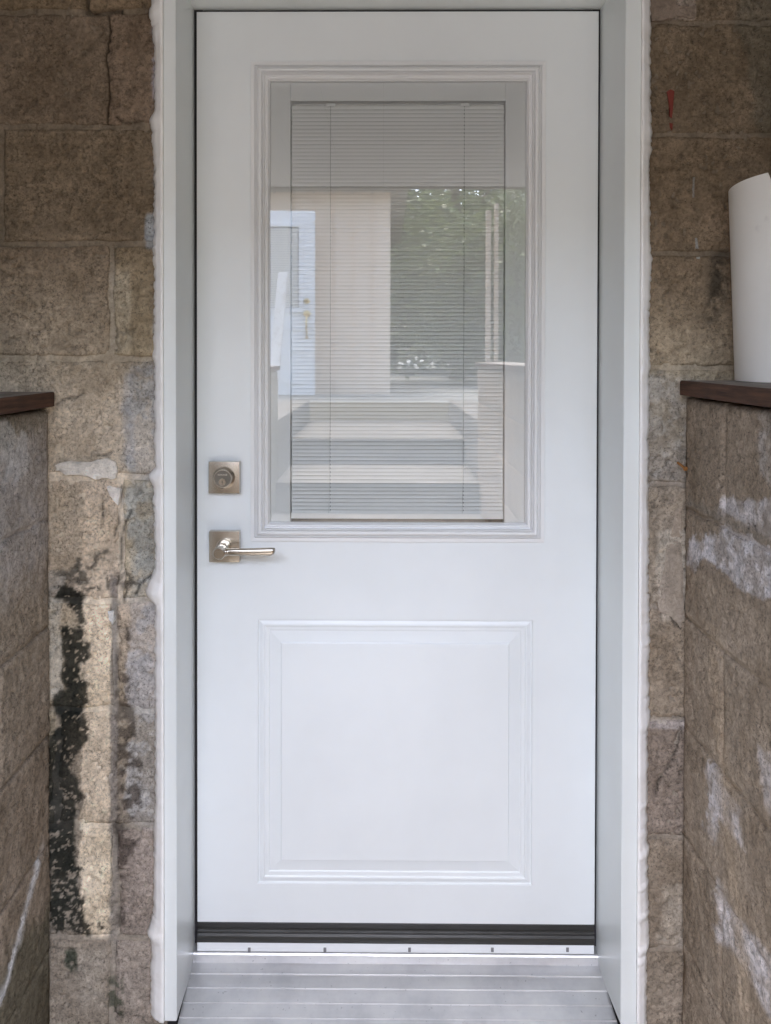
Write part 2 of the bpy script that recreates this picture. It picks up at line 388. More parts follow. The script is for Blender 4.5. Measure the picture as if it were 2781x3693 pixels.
def tint_main(P):
    u, v = px_of(P); x, z = P[..., 0], P[..., 2]
    n1 = fbm(x, z, 6, 3); n2 = fbm(x, z, 28, 11); n3 = fbm(x, z, 90, 19)
    left = (x < 0)
    vv = v + 60 * n1
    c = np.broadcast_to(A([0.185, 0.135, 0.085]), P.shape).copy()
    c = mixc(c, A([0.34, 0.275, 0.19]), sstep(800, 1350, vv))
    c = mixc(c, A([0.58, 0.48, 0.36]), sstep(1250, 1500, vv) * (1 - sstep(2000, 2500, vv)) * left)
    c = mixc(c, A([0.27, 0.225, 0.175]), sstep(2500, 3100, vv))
    # left wall
    def band(a, b, e=6, wob=10):
        uu = u + wob * n2 + 0.5 * wob * n3
        return sstep(a - e, a + e, uu) * (1 - sstep(b - e, b + e, uu))
    def vb(a, b, e=30, wob=40):
        w = v + wob * n1 + wob * .4 * n2
        return sstep(a - e, a + e, w) * (1 - sstep(b - e, b + e, w))
    blot = sstep(-0.25, 0.25, n2 + 0.5 * n3)
    Lm = left * 1.0
    c = mixc(c, A([0.36, 0.345, 0.325]), Lm * band(462, 700, 10, 14) * vb(1310, 2980, 20) * (0.55 + 0.45 * blot))
    c = mixc(c, A([0.45, 0.44, 0.425]), Lm * band(455, 540, 12, 22) * vb(1820, 2160) * sstep(-.3, .3, n2) * .8)
    c = mixc(c, A([0.36, 0.36, 0.37]), Lm * band(440, 480, 12, 10) * vb(1350, 1700) * 0.6)
    c = mixc(c, A([0.40, 0.345, 0.27]), Lm * band(395, 470, 10, 8) * vb(1000, 1270) * .6)
    c = mixc(c, A([0.29, 0.30, 0.31]), Lm * band(528, 700, 4, 10) * vb(770, 900, 8, 10))
    c = mixc(c, A([0.33, 0.34, 0.37]), Lm * band(553, 700, 3, 8) * vb(60, 1250, 10, 10) * blot * .7)
    c = mixc(c, A([0.68, 0.56, 0.41]), Lm * band(292, 398, 5, 12) * vb(1800, 3385, 14, 20))
    c = mixc(c, A([0.47, 0.39, 0.28]), Lm * band(180, 300, 12, 16) * vb(1750, 2060, 30, 20) * .8)
    c = mixc(c, A([0.50, 0.46, 0.39]), Lm * band(165, 225, 6, 10) * vb(2060, 2520, 20, 10) * .8)
    c = mixc(c, A([0.27, 0.235, 0.20]), Lm * band(398, 424, 4, 4) * vb(2080, 3400, 14, 20))
    tar = A([0.016, 0.018, 0.014])
    uu = u + 9 * n2 + 9 * n3; vw = v + 8 * fbm(x, z, 60, 23) + 8 * fbm(x, z, 140, 29)
    holes = 1 - 0.9 * sstep(0.52, 0.68, fbm(x, z, 150, 77, 4) + 0.26 * sstep(2750, 3300, v))
    for pg in DARK: c = mixc(c, A([0.075, 0.058, 0.045]), Lm * polym(uu, vw, pg, 7) * .85 * sstep(-.5, .1, fbm(x, z, 60, 91)))
    c = mixc(c, A([0.085, 0.08, 0.065]), Lm * polym(uu, vw, TARG, 9) * sstep(-.55, .05, fbm(x, z, 75, 83, 4)) * .8)
    for pg in TAR: c = mixc(c, tar, Lm * polym(uu, vw, pg, 8) * holes * (.93 + .07 * n2))
    # blotches in front of the tar and below
    c = mixc(c, A([0.06, 0.065, 0.045]), Lm * band(225, 285, 8, 14) * vb(3425, 3520, 14, 10) * sstep(-.2, .15, n2))
    c = mixc(c, A([0.09, 0.09, 0.06]), Lm * band(395, 450, 8, 14) * vb(3530, 3680, 20, 20) * sstep(0, .3, n2 + n3 * .5))
    c = mixc(c, A([0.38, 0.33, 0.27]), Lm * band(285, 380, 14, 16) * vb(3430, 3640, 30, 10) * .7)
    # right wall
    Rm = 1.0 - Lm
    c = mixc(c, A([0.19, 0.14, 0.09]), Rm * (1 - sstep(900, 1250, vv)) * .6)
    c = mixc(c, A([0.255, 0.205, 0.155]), Rm * sstep(1500, 1700, v))
    c = mixc(c, A([0.36, 0.33, 0.30]), Rm * vb(1350, 1760, 25) * (0.4 + .4 * blot))
    c = mixc(c, A([0.34, 0.29, 0.235]), Rm * sstep(2372, 2400, u + 24 * n1 + 10 * n2) * (1 - sstep(2470, 2480, u)) * vb(1930, 2240, 12, 16))
    c = mixc(c, A([0.40, 0.35, 0.29]), Rm * sstep(2360, 2400, u + 20 * n2) * vb(3180, 3410, 20, 20) * .7)
    c = mixc(c, A([0.42, 0.37, 0.33]), Rm * vb(2598, 2630, 5, 5) * .8)
    c = mixc(c, A([0.155, 0.125, 0.085]), Rm * sstep(2640, 2662, u - (v * 0.17) + 22 * n2) * (1 - sstep(480, 500, v)))
    c = mixc(c, A([0.035, 0.03, 0.022]), Rm * np.exp(-((u - 2585 + (v - 1000) * .12) / 38) ** 2) * vb(900, 1130, 40, 60) * .85 * blot)
    c = mixc(c, A([0.31, 0.25, 0.20]), Rm * (u < 2510) * (v < 70) * (v + 30 * n2 > -40) * .9)
    c = c * (1 - .8 * crack_mask(P))[..., None]
    c = .86 * c + .14 * c.mean(-1, keepdims=True)
    return np.clip(1.28 * c * (1 + 0.16 * n3[..., None]), 0.008, 0.9)
def side_px(P):
    return px_of(P)
def tint_side(P):
    u, v = px_of(P); y, z = P[..., 1], P[..., 2]
    n1 = fbm(y, z, 7, 43); n2 = fbm(y, z, 26, 51); n3 = fbm(y, z, 80, 61)
    # in metres on the wall: s = distance from the door wall, t = height
    s = WY - y; left = (P[..., 0] < 0) * 1.0
    c = np.broadcast_to(A([0.27, 0.225, 0.175]), P.shape).copy()
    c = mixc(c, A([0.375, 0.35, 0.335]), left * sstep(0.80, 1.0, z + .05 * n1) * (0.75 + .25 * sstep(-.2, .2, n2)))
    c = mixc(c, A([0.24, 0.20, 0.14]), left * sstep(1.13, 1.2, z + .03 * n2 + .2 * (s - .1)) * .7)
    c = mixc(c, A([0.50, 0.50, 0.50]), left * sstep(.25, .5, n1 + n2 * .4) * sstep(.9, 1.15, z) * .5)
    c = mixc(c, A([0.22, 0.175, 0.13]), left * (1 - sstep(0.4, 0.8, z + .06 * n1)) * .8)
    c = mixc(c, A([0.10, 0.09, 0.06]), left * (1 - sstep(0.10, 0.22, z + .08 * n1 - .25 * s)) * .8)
    c = mixc(c, A([0.62, 0.62, 0.62]), left * np.exp(-((z - (0.23 - 0.95 * (s - .03)) - .1 + .012 * n2) / 0.013) ** 2) * sstep(.03, .07, s) * .85)
    R = 1 - left
    lime = A([0.62, 0.59, 0.60])
    zc = 0.86 + 0.05 * n1
    top = 1.005 - 0.20 * (s) + .025 * n2
    bot = 0.905 - 0.62 * np.maximum(s - .10, 0) + .02 * n2
    c = mixc(c, A([0.30, 0.235, 0.175]), R * .6)
    uw = u + 12 * n2 + 9 * n3; vw = v + 16 * n2 + 12 * n3; near = s < 0.42
    for i, pg in enumerate(LIME):
        c = mixc(c, lime if i != 5 else A([.42, .39, .37]), R * near * polym(uw, vw, pg, (7, 8, 10, 12, 14, 10)[i]) * (0.45 + .5 * sstep(-.3, .25, n2 + n3 * .6)) * (1.0, .8, .75, .7, .45, .6)[i])
    c = mixc(c, A([0.29, 0.255, 0.215]), R * near * np.exp(-((v - (1795 + (u - 2447) * .47) + 6 * n2) / 16) ** 2) * .75)
    c = mixc(c, A([0.42, 0.33, 0.24]), R * np.exp(-((s - .16 - .25 * (.72 - z) + .02 * n2) / .03) ** 2) * (z < .82) * .6)
    c = mixc(c, A([0.12, 0.09, 0.065]), R * np.exp(-((s - .27 + .02 * n2) / .02) ** 2) * sstep(1.0, 1.05, z) * .0)
    return np.clip((1.28 - .2 * (P[..., 0:1] > 0) * (z[..., None] > .9)) * c * (1 + 0.14 * n3[..., None]), 0.008, 0.9)

def relief(a, b, seed=0):
    """rough face of old block, metres"""
    r = 0.0016 * fbm(a, b, 18, 5 + seed) + 0.0013 * fbm(a, b, 70, 7 + seed, 3)
    pit = np.clip(fbm(a, b, 120, 9 + seed, 2) - 0.38, 0, 1)
    chip = np.clip(fbm(a, b, 9, 15 + seed, 3) - 0.55, 0, 1)
    return 0.9 * r - 0.011 * pit - 0.007 * chip
def sheet(name, parent, material, a0, a1, b0, b1, res, place, depth, tint, rim=None, skirt=0.03):
    """grid a x b -> place(a, b, d) with relief depth(a, b, edge distance)"""
    na, nb = max(2, int((a1 - a0) / res) + 1), max(2, int((b1 - b0) / res) + 1)
    aa, bb = np.meshgrid(np.linspace(a0, a1, na), np.linspace(b0, b1, nb), indexing='ij')
    if rim:
        wob = 0.0035 * fbm(aa, bb, 22, 33, 3) * rim
        ea = np.minimum(aa - a0, a1 - aa); eb = np.minimum(bb - b0, b1 - bb)
        aa = aa + wob * np.exp(-ea / 0.02); bb = bb + 0.8 * wob * np.exp(-eb / 0.02)
    e = np.minimum(np.minimum(aa - a0, a1 - aa), np.minimum(bb - b0, b1 - bb)); e = np.maximum(e, 0)
    d = depth(aa, bb, e)
    P = place(aa, bb, d)
    verts = P.reshape(-1, 3)
    idx = np.arange(na * nb).reshape(na, nb)
    q = np.stack([idx[:-1, :-1], idx[1:, :-1], idx[1:, 1:], idx[:-1, 1:]], -1).reshape(-1, 4)
    T = tint(P).reshape(-1, 3)
    if skirt:
        loop = np.concatenate([idx[:, 0], idx[-1, 1:], idx[-2::-1, -1], idx[0, -2:0:-1]])
        A2 = aa.reshape(-1)[loop]; B2 = bb.reshape(-1)[loop]
        sk = place(A2, B2, np.full_like(A2, -skirt)); k = len(loop); base = na * nb
        verts = np.concatenate([verts, sk]); T = np.concatenate([T, T[loop] * 0.8])
        i = np.arange(k); j = (i + 1) % k
        q = np.concatenate([q, np.stack([loop[j], loop[i], base + i, base + j], -1)])
    me = bpy.data.meshes.new(name)
    me.from_pydata(verts.tolist(), [], q.tolist()); me.materials.append(material)
    me.polygons.foreach_set('use_smooth', [True] * len(me.polygons))
    ca = me.color_attributes.new('tint', 'FLOAT_COLOR', 'POINT')
    ca.data.foreach_set('color', np.concatenate([T, np.ones((len(T), 1))], 1).astype(np.float32).ravel())
    me.update()
    return link(bpy.data.objects.new(name, me), parent)

def block_depth(off, seed, tilt=0.0, soft=0.004):
    return lambda a, b, e: off + relief(a, b, 0) - 0.0042 * np.exp(-(e / soft) ** 1.3) - 0.006 * crack_mask(place_main(a, b, a * 0)) + tilt * np.sin(a * 7 + seed)
place_main = lambda a, b, d: np.stack([a, WY - d, b], -1)

wall = thing('block_wall', 'old brown concrete block wall around the white door, tar stained at its lower left', 'wall')
g2 = 0.0065
CXL, CXR = X(592, WY, 1800), X(2312, WY, 1800)        # blocks stop behind the capping
def course(side, vs, joints):
    """vs: list of joint heights (photo pixels); joints: list of (u, half gap) per course"""
    pass
us = lambda u: X(u, WY, 1800)
zl = [Z(v, WY, 300) for v in (-370, 42, 455, 880, 1292, 1722, 2168, 2564, 2985, 3390, 3800)]
zr = [Z(v, WY, 2400) for v in (-330, 78, 484, 915, 1327, 1748, 2187, 2597, 3020, 3430, 3830)]
BW = 0.44
left_joints = [us(160), us(318), us(393), us(8), us(401), us(-150), us(434), us(414), us(-100), us(402), us(-100)]
blocks = 0
def add_block(x0, x1, z0, z1, seed, gx=(g2, g2), gz=(g2, g2), res=0.0034, off=None):
    global blocks
    if x1 - x0 < 0.02 or z1 - z0 < 0.03: return
    rnd = random.Random(seed)
    off = rnd.uniform(-0.0015, 0.0025) if off is None else off
    vis = x0 < 0.9 and x1 > -0.9
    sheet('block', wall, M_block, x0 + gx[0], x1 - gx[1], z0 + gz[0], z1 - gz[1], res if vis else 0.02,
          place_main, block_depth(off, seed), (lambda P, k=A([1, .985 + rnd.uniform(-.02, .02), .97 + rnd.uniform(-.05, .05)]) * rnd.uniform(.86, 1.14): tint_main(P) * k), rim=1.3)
    blocks += 1
joint_left = {0: 318, 1: 393, 2: 8, 3: 401, 4: -160, 5: 434, 6: 414, 7: 200, 8: 414, 9: 402, 10: 250}
ztop = 2.16
levels = [ztop] + zl[1:] if zl[0] > ztop else [ztop] + zl
for i in range(1, len(zl)):
    z1, z0 = min(zl[i - 1], ztop), zl[i]
    k = i - 1
    low = z0 < 1.2
    xmin = -2.6 if z1 > 1.3 else XL - 0.03
    js = joint_left.get(k)
    xs = [CXL]
    if js is not None: xs.append(us(js))
    x = xs[-1]
    while x > xmin: x -= BW; xs.append(max(x, xmin))
    xs = sorted(set(xs))
    for a, b in zip(xs, xs[1:]):
        if k in (6, 8) and b > us(300): pass
        tight = 0.0022 if k == 1 else g2
        ga = tight if (k == 1 and abs(a - us(393)) < .01) else g2
        gb = tight if (k == 1 and abs(b - us(393)) < .01) else (g2 if b < CXL - .01 else 0.0)
        if low and b <= XL - 0.02: continue
        add_block(a, b, z0, z1, 100 * k + int(b * 50), (ga, gb), (0.0075, 0.0055))
joint_right = {1: 2790, 2: 2795, 3: 2728, 4: 3000, 5: 2900}
for i in range(1, len(zr)):
    z1, z0 = min(zr[i - 1], ztop), zr[i]; k = i - 1
    xmax = 2.6 if z1 > 1.3 else XR + 0.03
    xs = [CXR, us(joint_right.get(k, 3100))]
    while xs[-1] < xmax: xs.append(min(xs[-1] + BW, xmax))
    if z1 <= 1.3: xs = [CXR, xmax]
    for a, b in zip(xs, xs[1:]):
        if b - a < .02: continue
        if k == 3 and abs(a - us(2728)) < .01: pass
        add_block(a, b, z0, z1, 900 + 100 * k + int(a * 50), (0.0 if a < CXR + .01 else g2, g2), (0.005, 0.005))
# lintel over the door
HZ = Z(-97, YC, 1400) + 0.06
# mortar bed behind the joints
def mortar_depth(a, b, e):
    P = place_main(a, b, a * 0); u, v = px_of(P)
    crack = np.exp(-((u - 395 + 8 * np.sin(v / 60.)) / 16) ** 2) * ((v > 60) & (v < 440))
    crack2 = np.exp(-((v - 50) / 22) ** 2) * ((u > 315) & (u < 440))
    crack3 = np.exp(-((u - 318) / 14) ** 2) * (v < 50)
    return -0.0062 + 0.0026 * fbm(a, b, 30, 71) + 0.0008 * fbm(a, b, 120, 72) - 0.03 * np.clip(crack + crack2 + crack3, 0, 1)
def tint_mortar(P):
    c = tint_main(P); g = c.mean(-1, keepdims=True)
    return np.clip(0.75 * c + 0.25 * g * A([1.15, 1.0, 0.80]) + 0.006, 0, 1) * 0.95
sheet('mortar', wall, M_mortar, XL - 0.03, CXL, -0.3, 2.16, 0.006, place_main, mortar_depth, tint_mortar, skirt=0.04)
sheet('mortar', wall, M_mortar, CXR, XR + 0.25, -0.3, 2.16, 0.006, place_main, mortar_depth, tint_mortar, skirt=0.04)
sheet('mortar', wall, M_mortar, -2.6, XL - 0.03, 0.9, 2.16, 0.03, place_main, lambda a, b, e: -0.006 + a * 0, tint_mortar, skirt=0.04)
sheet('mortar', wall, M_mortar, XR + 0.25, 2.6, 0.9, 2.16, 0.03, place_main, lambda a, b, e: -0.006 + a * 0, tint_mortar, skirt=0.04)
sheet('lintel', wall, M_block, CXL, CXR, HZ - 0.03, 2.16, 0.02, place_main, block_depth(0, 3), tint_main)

def patch(name, parent, pts, thick, material, tintc, seed, y=WY, n=3, plane='main', xs=None):
    """flat flake with a ragged outline, standing proud of the wall; pts in photo pixels on the wall"""
    rnd = random.Random(seed); out = []
    for i, p in enumerate(pts):
        q = pts[(i + 1) % len(pts)]
        for k in range(n):
            t = k / n; j = 3.2
            out.append((p[0] + (q[0] - p[0]) * t + rnd.uniform(-j, j), p[1] + (q[1] - p[1]) * t + rnd.uniform(-j, j)))
    W3 = [at(u, v, y) for u, v in out]; k = len(W3)
    c = sum(W3, Vector()) / k
    fr = [w + Vector((0, -thick * rnd.uniform(.7, 1.1), 0)) for w in W3]
    inn = [c + (w - c) * 0.8 + Vector((0, -thick * rnd.uniform(1.1, 1.7), 0)) for w in W3]
    bk = [w + Vector((0, 0.006, 0)) for w in W3]
    vs = fr + inn + [c + Vector((0, -thick * 1.5, 0))] + bk
    fs = []
    for i in range(k):
        j = (i + 1) % k
        fs += [(i, j, k + j, k + i), (k + i, k + j, 2 * k), (j, i, 2 * k + 1 + i, 2 * k + 1 + j)]
    o = mesh_obj(name, vs, fs, material, parent)
    if tintc is not None:
        ca = o.data.color_attributes.new('tint', 'FLOAT_COLOR', 'POINT')
        ca.data.foreach_set('color', np.tile(A([*tintc, 1.0], dtype=np.float32), len(vs)))
    return o
pp = patch('plaster_patch', wall, [(203, 1675), (235, 1664), (300, 1668), (350, 1660), (385, 1652), (420, 1668), (424, 1700), (412, 1730), (380, 1722), (345, 1728), (290, 1712), (240, 1712), (205, 1695)], 0.004, M_plaster, (0.95, 0.89, 0.81), 1)
patch('plaster_patch', wall, [(383, 1752), (410, 1756), (436, 1765), (434, 1790), (424, 1822), (414, 1808), (398, 1785)], 0.003, M_plaster, (0.95, 0.89, 0.82), 2, n=2)
patch('plaster_patch', wall, [(392, 2202), (412, 2205), (415, 2228), (404, 2252), (394, 2232)], 0.003, M_plaster, (0.95, 0.93, 0.90), 3, n=2)
patch('plaster_patch', wall, [(2345, 0), (2430, -30), (2440, 20), (2505, 24), (2505, 68), (2440, 62), (2395, 72), (2350, 78)], 0.003, M_plaster, (0.30, 0.235, 0.185), 4, n=3)
patch('mortar_smear', wall, [(2418, 1930), (2432, 1840), (2455, 1830), (2460, 1940), (2440, 1945)], 0.002, M_mortar, (0.33, 0.27, 0.21), 5, n=2)
patch('mortar_smear', wall, [(2405, 1960), (2455, 1945), (2462, 2060), (2464, 2180), (2455, 2262), (2420, 2225), (2374, 2200), (2370, 2180), (2385, 2145), (2380, 2110), (2392, 2060), (2398, 2010)], 0.0025, M_mortar, (0.34, 0.285, 0.23), 6, n=3)
tag(patch('paint_drip', wall, [(2407, 332), (2418, 325), (2432, 330), (2432, 360), (2430, 392), (2428, 412), (2424, 424), (2418, 420), (2416, 395), (2411, 365)], 0.0006, M_red, None, 7, n=1), 'dark red paint drip')
tag(patch('paint_drip', wall, [(2416, 440), (2429, 444), (2428, 462), (2421, 470), (2416, 460)], 0.0006, M_red, None, 8, n=1), 'small dark red paint drip')
tag(patch('paint_drip', wall, [(2500, 640), (2509, 636), (2507, 690), (2502, 715), (2497, 712)], 0.0004, M_plaster, (0.30, 0.28, 0.25), 9, n=1), 'pale thin paint run')
tag(patch('paint_drip', wall, [(2506, 858), (2514, 860), (2518, 895), (2509, 898)], 0.0004, M_plaster, (0.34, 0.33, 0.31), 10, n=1), 'pale thin paint run')
tag(patch('paint_drip', wall, [(2512, 926), (2524, 928), (2522, 965), (2515, 965)], 0.0004, M_plaster, (0.36, 0.37, 0.34), 12, n=1), 'pale green paint chip')
g = G(); p0 = at(2445, 1668, WY - .004); p1 = at(2472, 1690, WY - .03)
g.tube([p0, p1], 0.0026, 8); g.lathe([(0.005, 0), (0.0045, .002)], p1, (p1 - p0), 10); g.build('nail', M_rust, wall)

# low walls along the stairwell
ZCAP_L = Z(1412, WY, 205) ; ZCAP_R = Z(1371, WY, 2443)
TH = 0.030
END_Y = -3.4
def low_wall(name, label, x0, sgn, ztop_, seeds):
    w = thing(name, label, 'wall', 'low block walls beside the sunken doorway')
    pl = lambda a, b, d: np.stack([x0 + sgn * d * np.ones_like(a), WY - a, b], -1)   # a = distance out from the door wall
    zs = []; z = ztop_ - TH - 0.008; zs.append(z)
    step = 392 / F * 1.615
    z -= step
    while z > -0.35: zs.append(z); z -= step
    zs.append(-0.4)
    off0 = 0.22 if sgn > 0 else 0.19
    for i, (zt, zb) in enumerate(zip(zs, zs[1:])):
        y = (0.0 if i % 2 == 0 else -0.0); edges = [0.004]; e = off0 if i % 2 == 0 else off0 + 0.21
        while e < 3.26: edges.append(e); e += BW
        edges.append(3.26)
        for a, b in zip(edges, edges[1:]):
            near = a < 0.5
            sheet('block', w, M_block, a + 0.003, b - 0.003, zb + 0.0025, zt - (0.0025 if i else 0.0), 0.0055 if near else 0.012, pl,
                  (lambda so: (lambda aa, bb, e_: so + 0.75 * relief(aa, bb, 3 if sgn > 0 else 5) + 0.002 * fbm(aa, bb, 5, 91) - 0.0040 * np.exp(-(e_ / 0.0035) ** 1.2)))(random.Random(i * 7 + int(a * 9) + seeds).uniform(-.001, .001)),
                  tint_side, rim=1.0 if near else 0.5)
    sheet('mortar', w, M_mortar, 0.0, 3.25, -0.4, zs[0] - 0.004, 0.02, pl, lambda aa, bb, e_: -0.0055 + 0.001 * fbm(aa, bb, 40, 5), tint_side)
    # body behind the face
    g = G(); xa, xb = (x0 - 0.21, x0 - 0.03) if sgn > 0 else (x0 + 0.03, x0 + 0.21)
    g.box(xa, xb, END_Y, WY - 0.002, -0.4, zs[0] - 0.004); g.build('core', M_conc, w)
    return w
low_wall('low_wall', 'low grey block wall left of the door, under the darker wood plank', XL, 1, ZCAP_L, 1)
low_wall('low_wall', 'low brown block wall right of the door with white lime bloom', XR, -1, ZCAP_R, 2)

def plank(label, x0, x1, zt, y0, y1, tilt=0.0):
    """wood cap: stained edge, weathered top"""
    n = 60; rnd = random.Random(int(x0 * 100)); vs = []; fs = []; mi = []
    ys = [y0 + (y1 - y0) * i / n for i in range(n + 1)]
    for y in ys:
        w = 0.0012 * math.sin(y * 9 + x0 * 4) + rnd.uniform(-.0004, .0004)
        b = 0.0025
        ring = [(x0 + w, zt - TH), (x0 + w, zt - b), (x0 + w + b, zt), (x1 - b, zt), (x1, zt - b), (x1, zt - TH)]
        vs += [(x, y, z + tilt * (y - y0)) for x, z in ring]
    k = 6
    for i in range(n):
        for j in range(k):
            a, b_ = i * k + j, i * k + (j + 1) % k
            fs.append((a, b_, b_ + k, a + k)); mi.append(1 if j in (2,) else 0)
    fs.append(tuple(range(k))[::-1]); mi.append(0); fs.append(tuple(range(n * k, n * k + k))); mi.append(0)
    o = mesh_obj('plank_cap', vs, fs, [M_wood_edge, M_wood_top], None, False, mi)
    bm = bmesh.new(); bm.from_mesh(o.data); bmesh.ops.recalc_face_normals(bm, faces=bm.faces); bm.to_mesh(o.data); bm.free()
    tag(o, label, 'plank', 'wood planks capping the low walls')
    return o
xcl = X(205, WY, 1412); xcr = X(2443, WY, 1371)
plank('dark brown wood plank on the low wall left of the door', xcl - 0.24, xcl, ZCAP_L, WY - 0.012, END_Y)
plank('reddish wood plank on the low wall right of the door, under the white sheet', xcr, xcr + 0.24, ZCAP_R, WY - 0.012, END_Y)

# curved white sheet on the right-hand plank
def curved_sheet():
    cx, cyy, r = 0.853, CAM_Y + 1.53, 0.162
    zb = ZCAP_R + 0.001; zt = Z(685, CAM_Y + 1.585, 2634)
    n, k = 40, 26; vs = []; fs = []
    for side in (0, 1):
        for i in range(k + 1):
            t = i / k; z = zb + (zt - zb) * t
            a0 = math.radians(118); a1 = math.radians(210 + (1 - t) * 58)
            rr = r * (1.0 + 0.085 * (t - 1.0)) - (0.0016 if side else 0)
            for j in range(n + 1):
                a = a0 + (a1 - a0) * j / n
                vs.append((cx + rr * math.cos(a), cyy + rr * math.sin(a), z + 0.004 * math.sin(a * 2) * t))
    m_ = (n + 1); off = m_ * (k + 1)
    for i in range(k):
        for j in range(n):
            a = i * m_ + j; fs.append((a, a + 1, a + 1 + m_, a + m_)); fs.append((off + a, off + a + m_, off + a + 1 + m_, off + a + 1))
    for j in range(n):
        a = j; fs.append((a + 1, a, off + a, off + a + 1)); a = k * m_ + j; fs.append((a, a + 1, off + a + 1, off + a))
    for i in range(k):
        a = i * m_; fs.append((a, a + m_, off + a + m_, off + a)); a = i * m_ + n; fs.append((a + m_, a, off + a, off + a + m_))
    o = mesh_obj('curved_sheet', vs, fs, M_sheet, None, True); o.data.set_sharp_from_angle(angle=math.radians(40))
    tag(o, 'curved white metal sheet standing on the wood plank at right', 'sheet')
curved_sheet()

# stairwell floor, steps, ground
def flat(name, x0, x1, y0, y1, z, m, parent=None, z0=None):
    g = G(); g.box(x0, x1, min(y0, y1), max(y0, y1), (z - 0.3) if z0 is None else z0, z, 0.004); return g.build(name, m, parent)
tag(flat('landing', XL - .02, XR + .02, -2.30, WY - 0.02, -0.118, M_conc), kind='structure')
st = thing('stairs', 'grey concrete steps leading up from the doorway', 'stairs')
# tread edges found from their reflection in the door glass: (virtual distance from camera, height below eye)
treads = [(4.15, 1.21), (4.50, 1.02), (5.00, 0.83), (5.87, 0.64)]
prev = None
sy = [-(d - 1.75) for d, h in treads] + [-(7.36 - 1.75)]
for i, (d, h) in enumerate(treads):
    g = G(); g.box(XL + .004, XR - .004, sy[i + 1] - 0.05, sy[i], -0.2, CAM_Z - h - 0.04, 0.0)
    g.build('riser', M_conc, st)
    g = G(); g.box(XL + .003, XR - .003, sy[i + 1] - 0.04, sy[i] + 0.015, CAM_Z - h - 0.0399, CAM_Z - h, 0.008)
    g.build('tread', M_stone, st)
GZ = CAM_Z - 0.46
vs = []; fs = []
def gq(x0, x1, y0, y1):
    k = len(vs); vs.extend([(x0, y0, GZ), (x1, y0, GZ), (x1, y1, GZ), (x0, y1, GZ)]); fs.append((k, k + 1, k + 2, k + 3))
ya = sy[-1]
gq(-60, 60, -120, ya); gq(-60, XL - .2, ya, WY); gq(XR + .2, 60, ya, WY)
gq(-60, -4, WY, 40); gq(4, 60, WY, 40)
g_ = mesh_obj('ground', vs, fs, M_ground); g_['kind'] = 'structure'
# retaining sides of the outer steps
for x0, x1, lb in ((XL - .25, XL, 'plain concrete kerb left of the upper steps'), (XR, XR + .25, 'plain concrete kerb right of the upper steps')):
    g = G(); g.box(x0, x1, ya, END_Y - 0.003, -0.3, GZ + 0.02, 0.01); o = g.build('retaining_kerb', M_stone)
    tag(o, lb, 'kerb', 'retaining kerbs of the steps')

# porch roof over the doorway and house body
rf = thing('porch_canopy', 'low boarded porch ceiling over the sunken doorway', 'roof')
RZ = CAM_Z + 0.84; RE = -2.17
g = G(); g.box(-2.4, 2.4, RE - .04, 0.0, RZ + 0.14, RZ + 0.2); g.build('roof_deck', M_deck, rf)
x = -2.4
while x < 2.39:
    g = G(); g.box(x + .0005, x + .1995, RE + .001, WY - .003, RZ, RZ + .03, .0006); g.build('soffit_board', M_soffit, rf); x += .2
g = G(); g.box(-2.4, 2.4, RE - .04, RE, RZ - 0.005, RZ + 0.2, .003); g.build('fascia', M_deck, rf)
for sx, lb in ((-1, 'dark board screen closing the left side of the porch'), (1, 'dark board screen closing the right side of the porch')):
    sc_ = thing('porch_screen', lb, 'screen', 'board screens at the porch sides'); y = WY - .02
    while y > RE:
        g = G(); g.box(sx * 1.22 - .012, sx * 1.22 + .012, max(y - .14, RE), y, GZ - .01, RZ + .13, .002); g.build('board', M_deck, sc_)
        y -= .145
hb = thing('house', 'upper part of the block house above the doorway', 'house')
g = G(); g.box(-4, 4, WY, 4, RZ + .21, 4.6); g.build('upper_wall', M_conc, hb)
for x0, x1 in ((-4, -0.72), (0.72, 4)):
    g = G(); g.box(x0, x1, WY + .03, 4, -.4, RZ + .205); g.build('inner_wall', M_dark, hb)
g = G(); g.box(-0.719, 0.719, 0.5, 0.55, -.4, RZ + .2); g.build('inner_partition', M_dark, hb)
g = G(); g.box(-0.719, 0.719, -0.05, 0.499, HZ + .02, RZ + .2); g.build('inner_lintel', M_dark, hb)
g = G(); g.box(-0.719, 0.719, WY + .0, 0.499, -.4, -.10); g.build('inner_floor', M_dark, hb)

# ------------------------------------------------------------------ door frame
fr = thing('door_surround', 'white metal-capped door frame around the white door', 'door frame')
DX0, DX1 = -0.42104, 0.48203; DZT = 0.76847 + CAM_Z; DZS = -1.29331 + CAM_Z    # slab edges, top, top of sweep
JX0b, JX1b = X(699.5, 0.004, 1700), X(2160, 0.004, 1700)
JX0f, JX1f = X(635, YC, 1700), X(2249, YC, 1700)
OX0, OX1 = X(590, YC, 1700), X(2306, YC, 1700)
JZ = Z(31, 0.004, 1400)
def prism_z(pts, z0, z1, name, m, parent, bev=0.0012):
    g = G(); k = len(pts)
    g.poly([(x, y, z0) for x, y in pts] + [(x, y, z1) for x, y in pts], [tuple(range(k))[::-1], tuple(range(k, 2 * k))] + [(i, (i + 1) % k, k + (i + 1) % k, k + i) for i in range(k)])
    es = [e for e in g.bm.edges if abs(e.verts[0].co.z - e.verts[1].co.z) > .1]
    bmesh.ops.bevel(g.bm, geom=es, offset=bev, segments=2, affect='EDGES')
    return g.build(name, m, parent, True, 35)
ZB = Z(3682, YC, 600)
ZTOPF = JZ + 0.05
prism_z([(OX0, YC), (JX0f, YC), (JX0b, 0.004), (JX0b, 0.05), (OX0, 0.05)], ZB, ZTOPF, 'jamb', M_frame, fr)
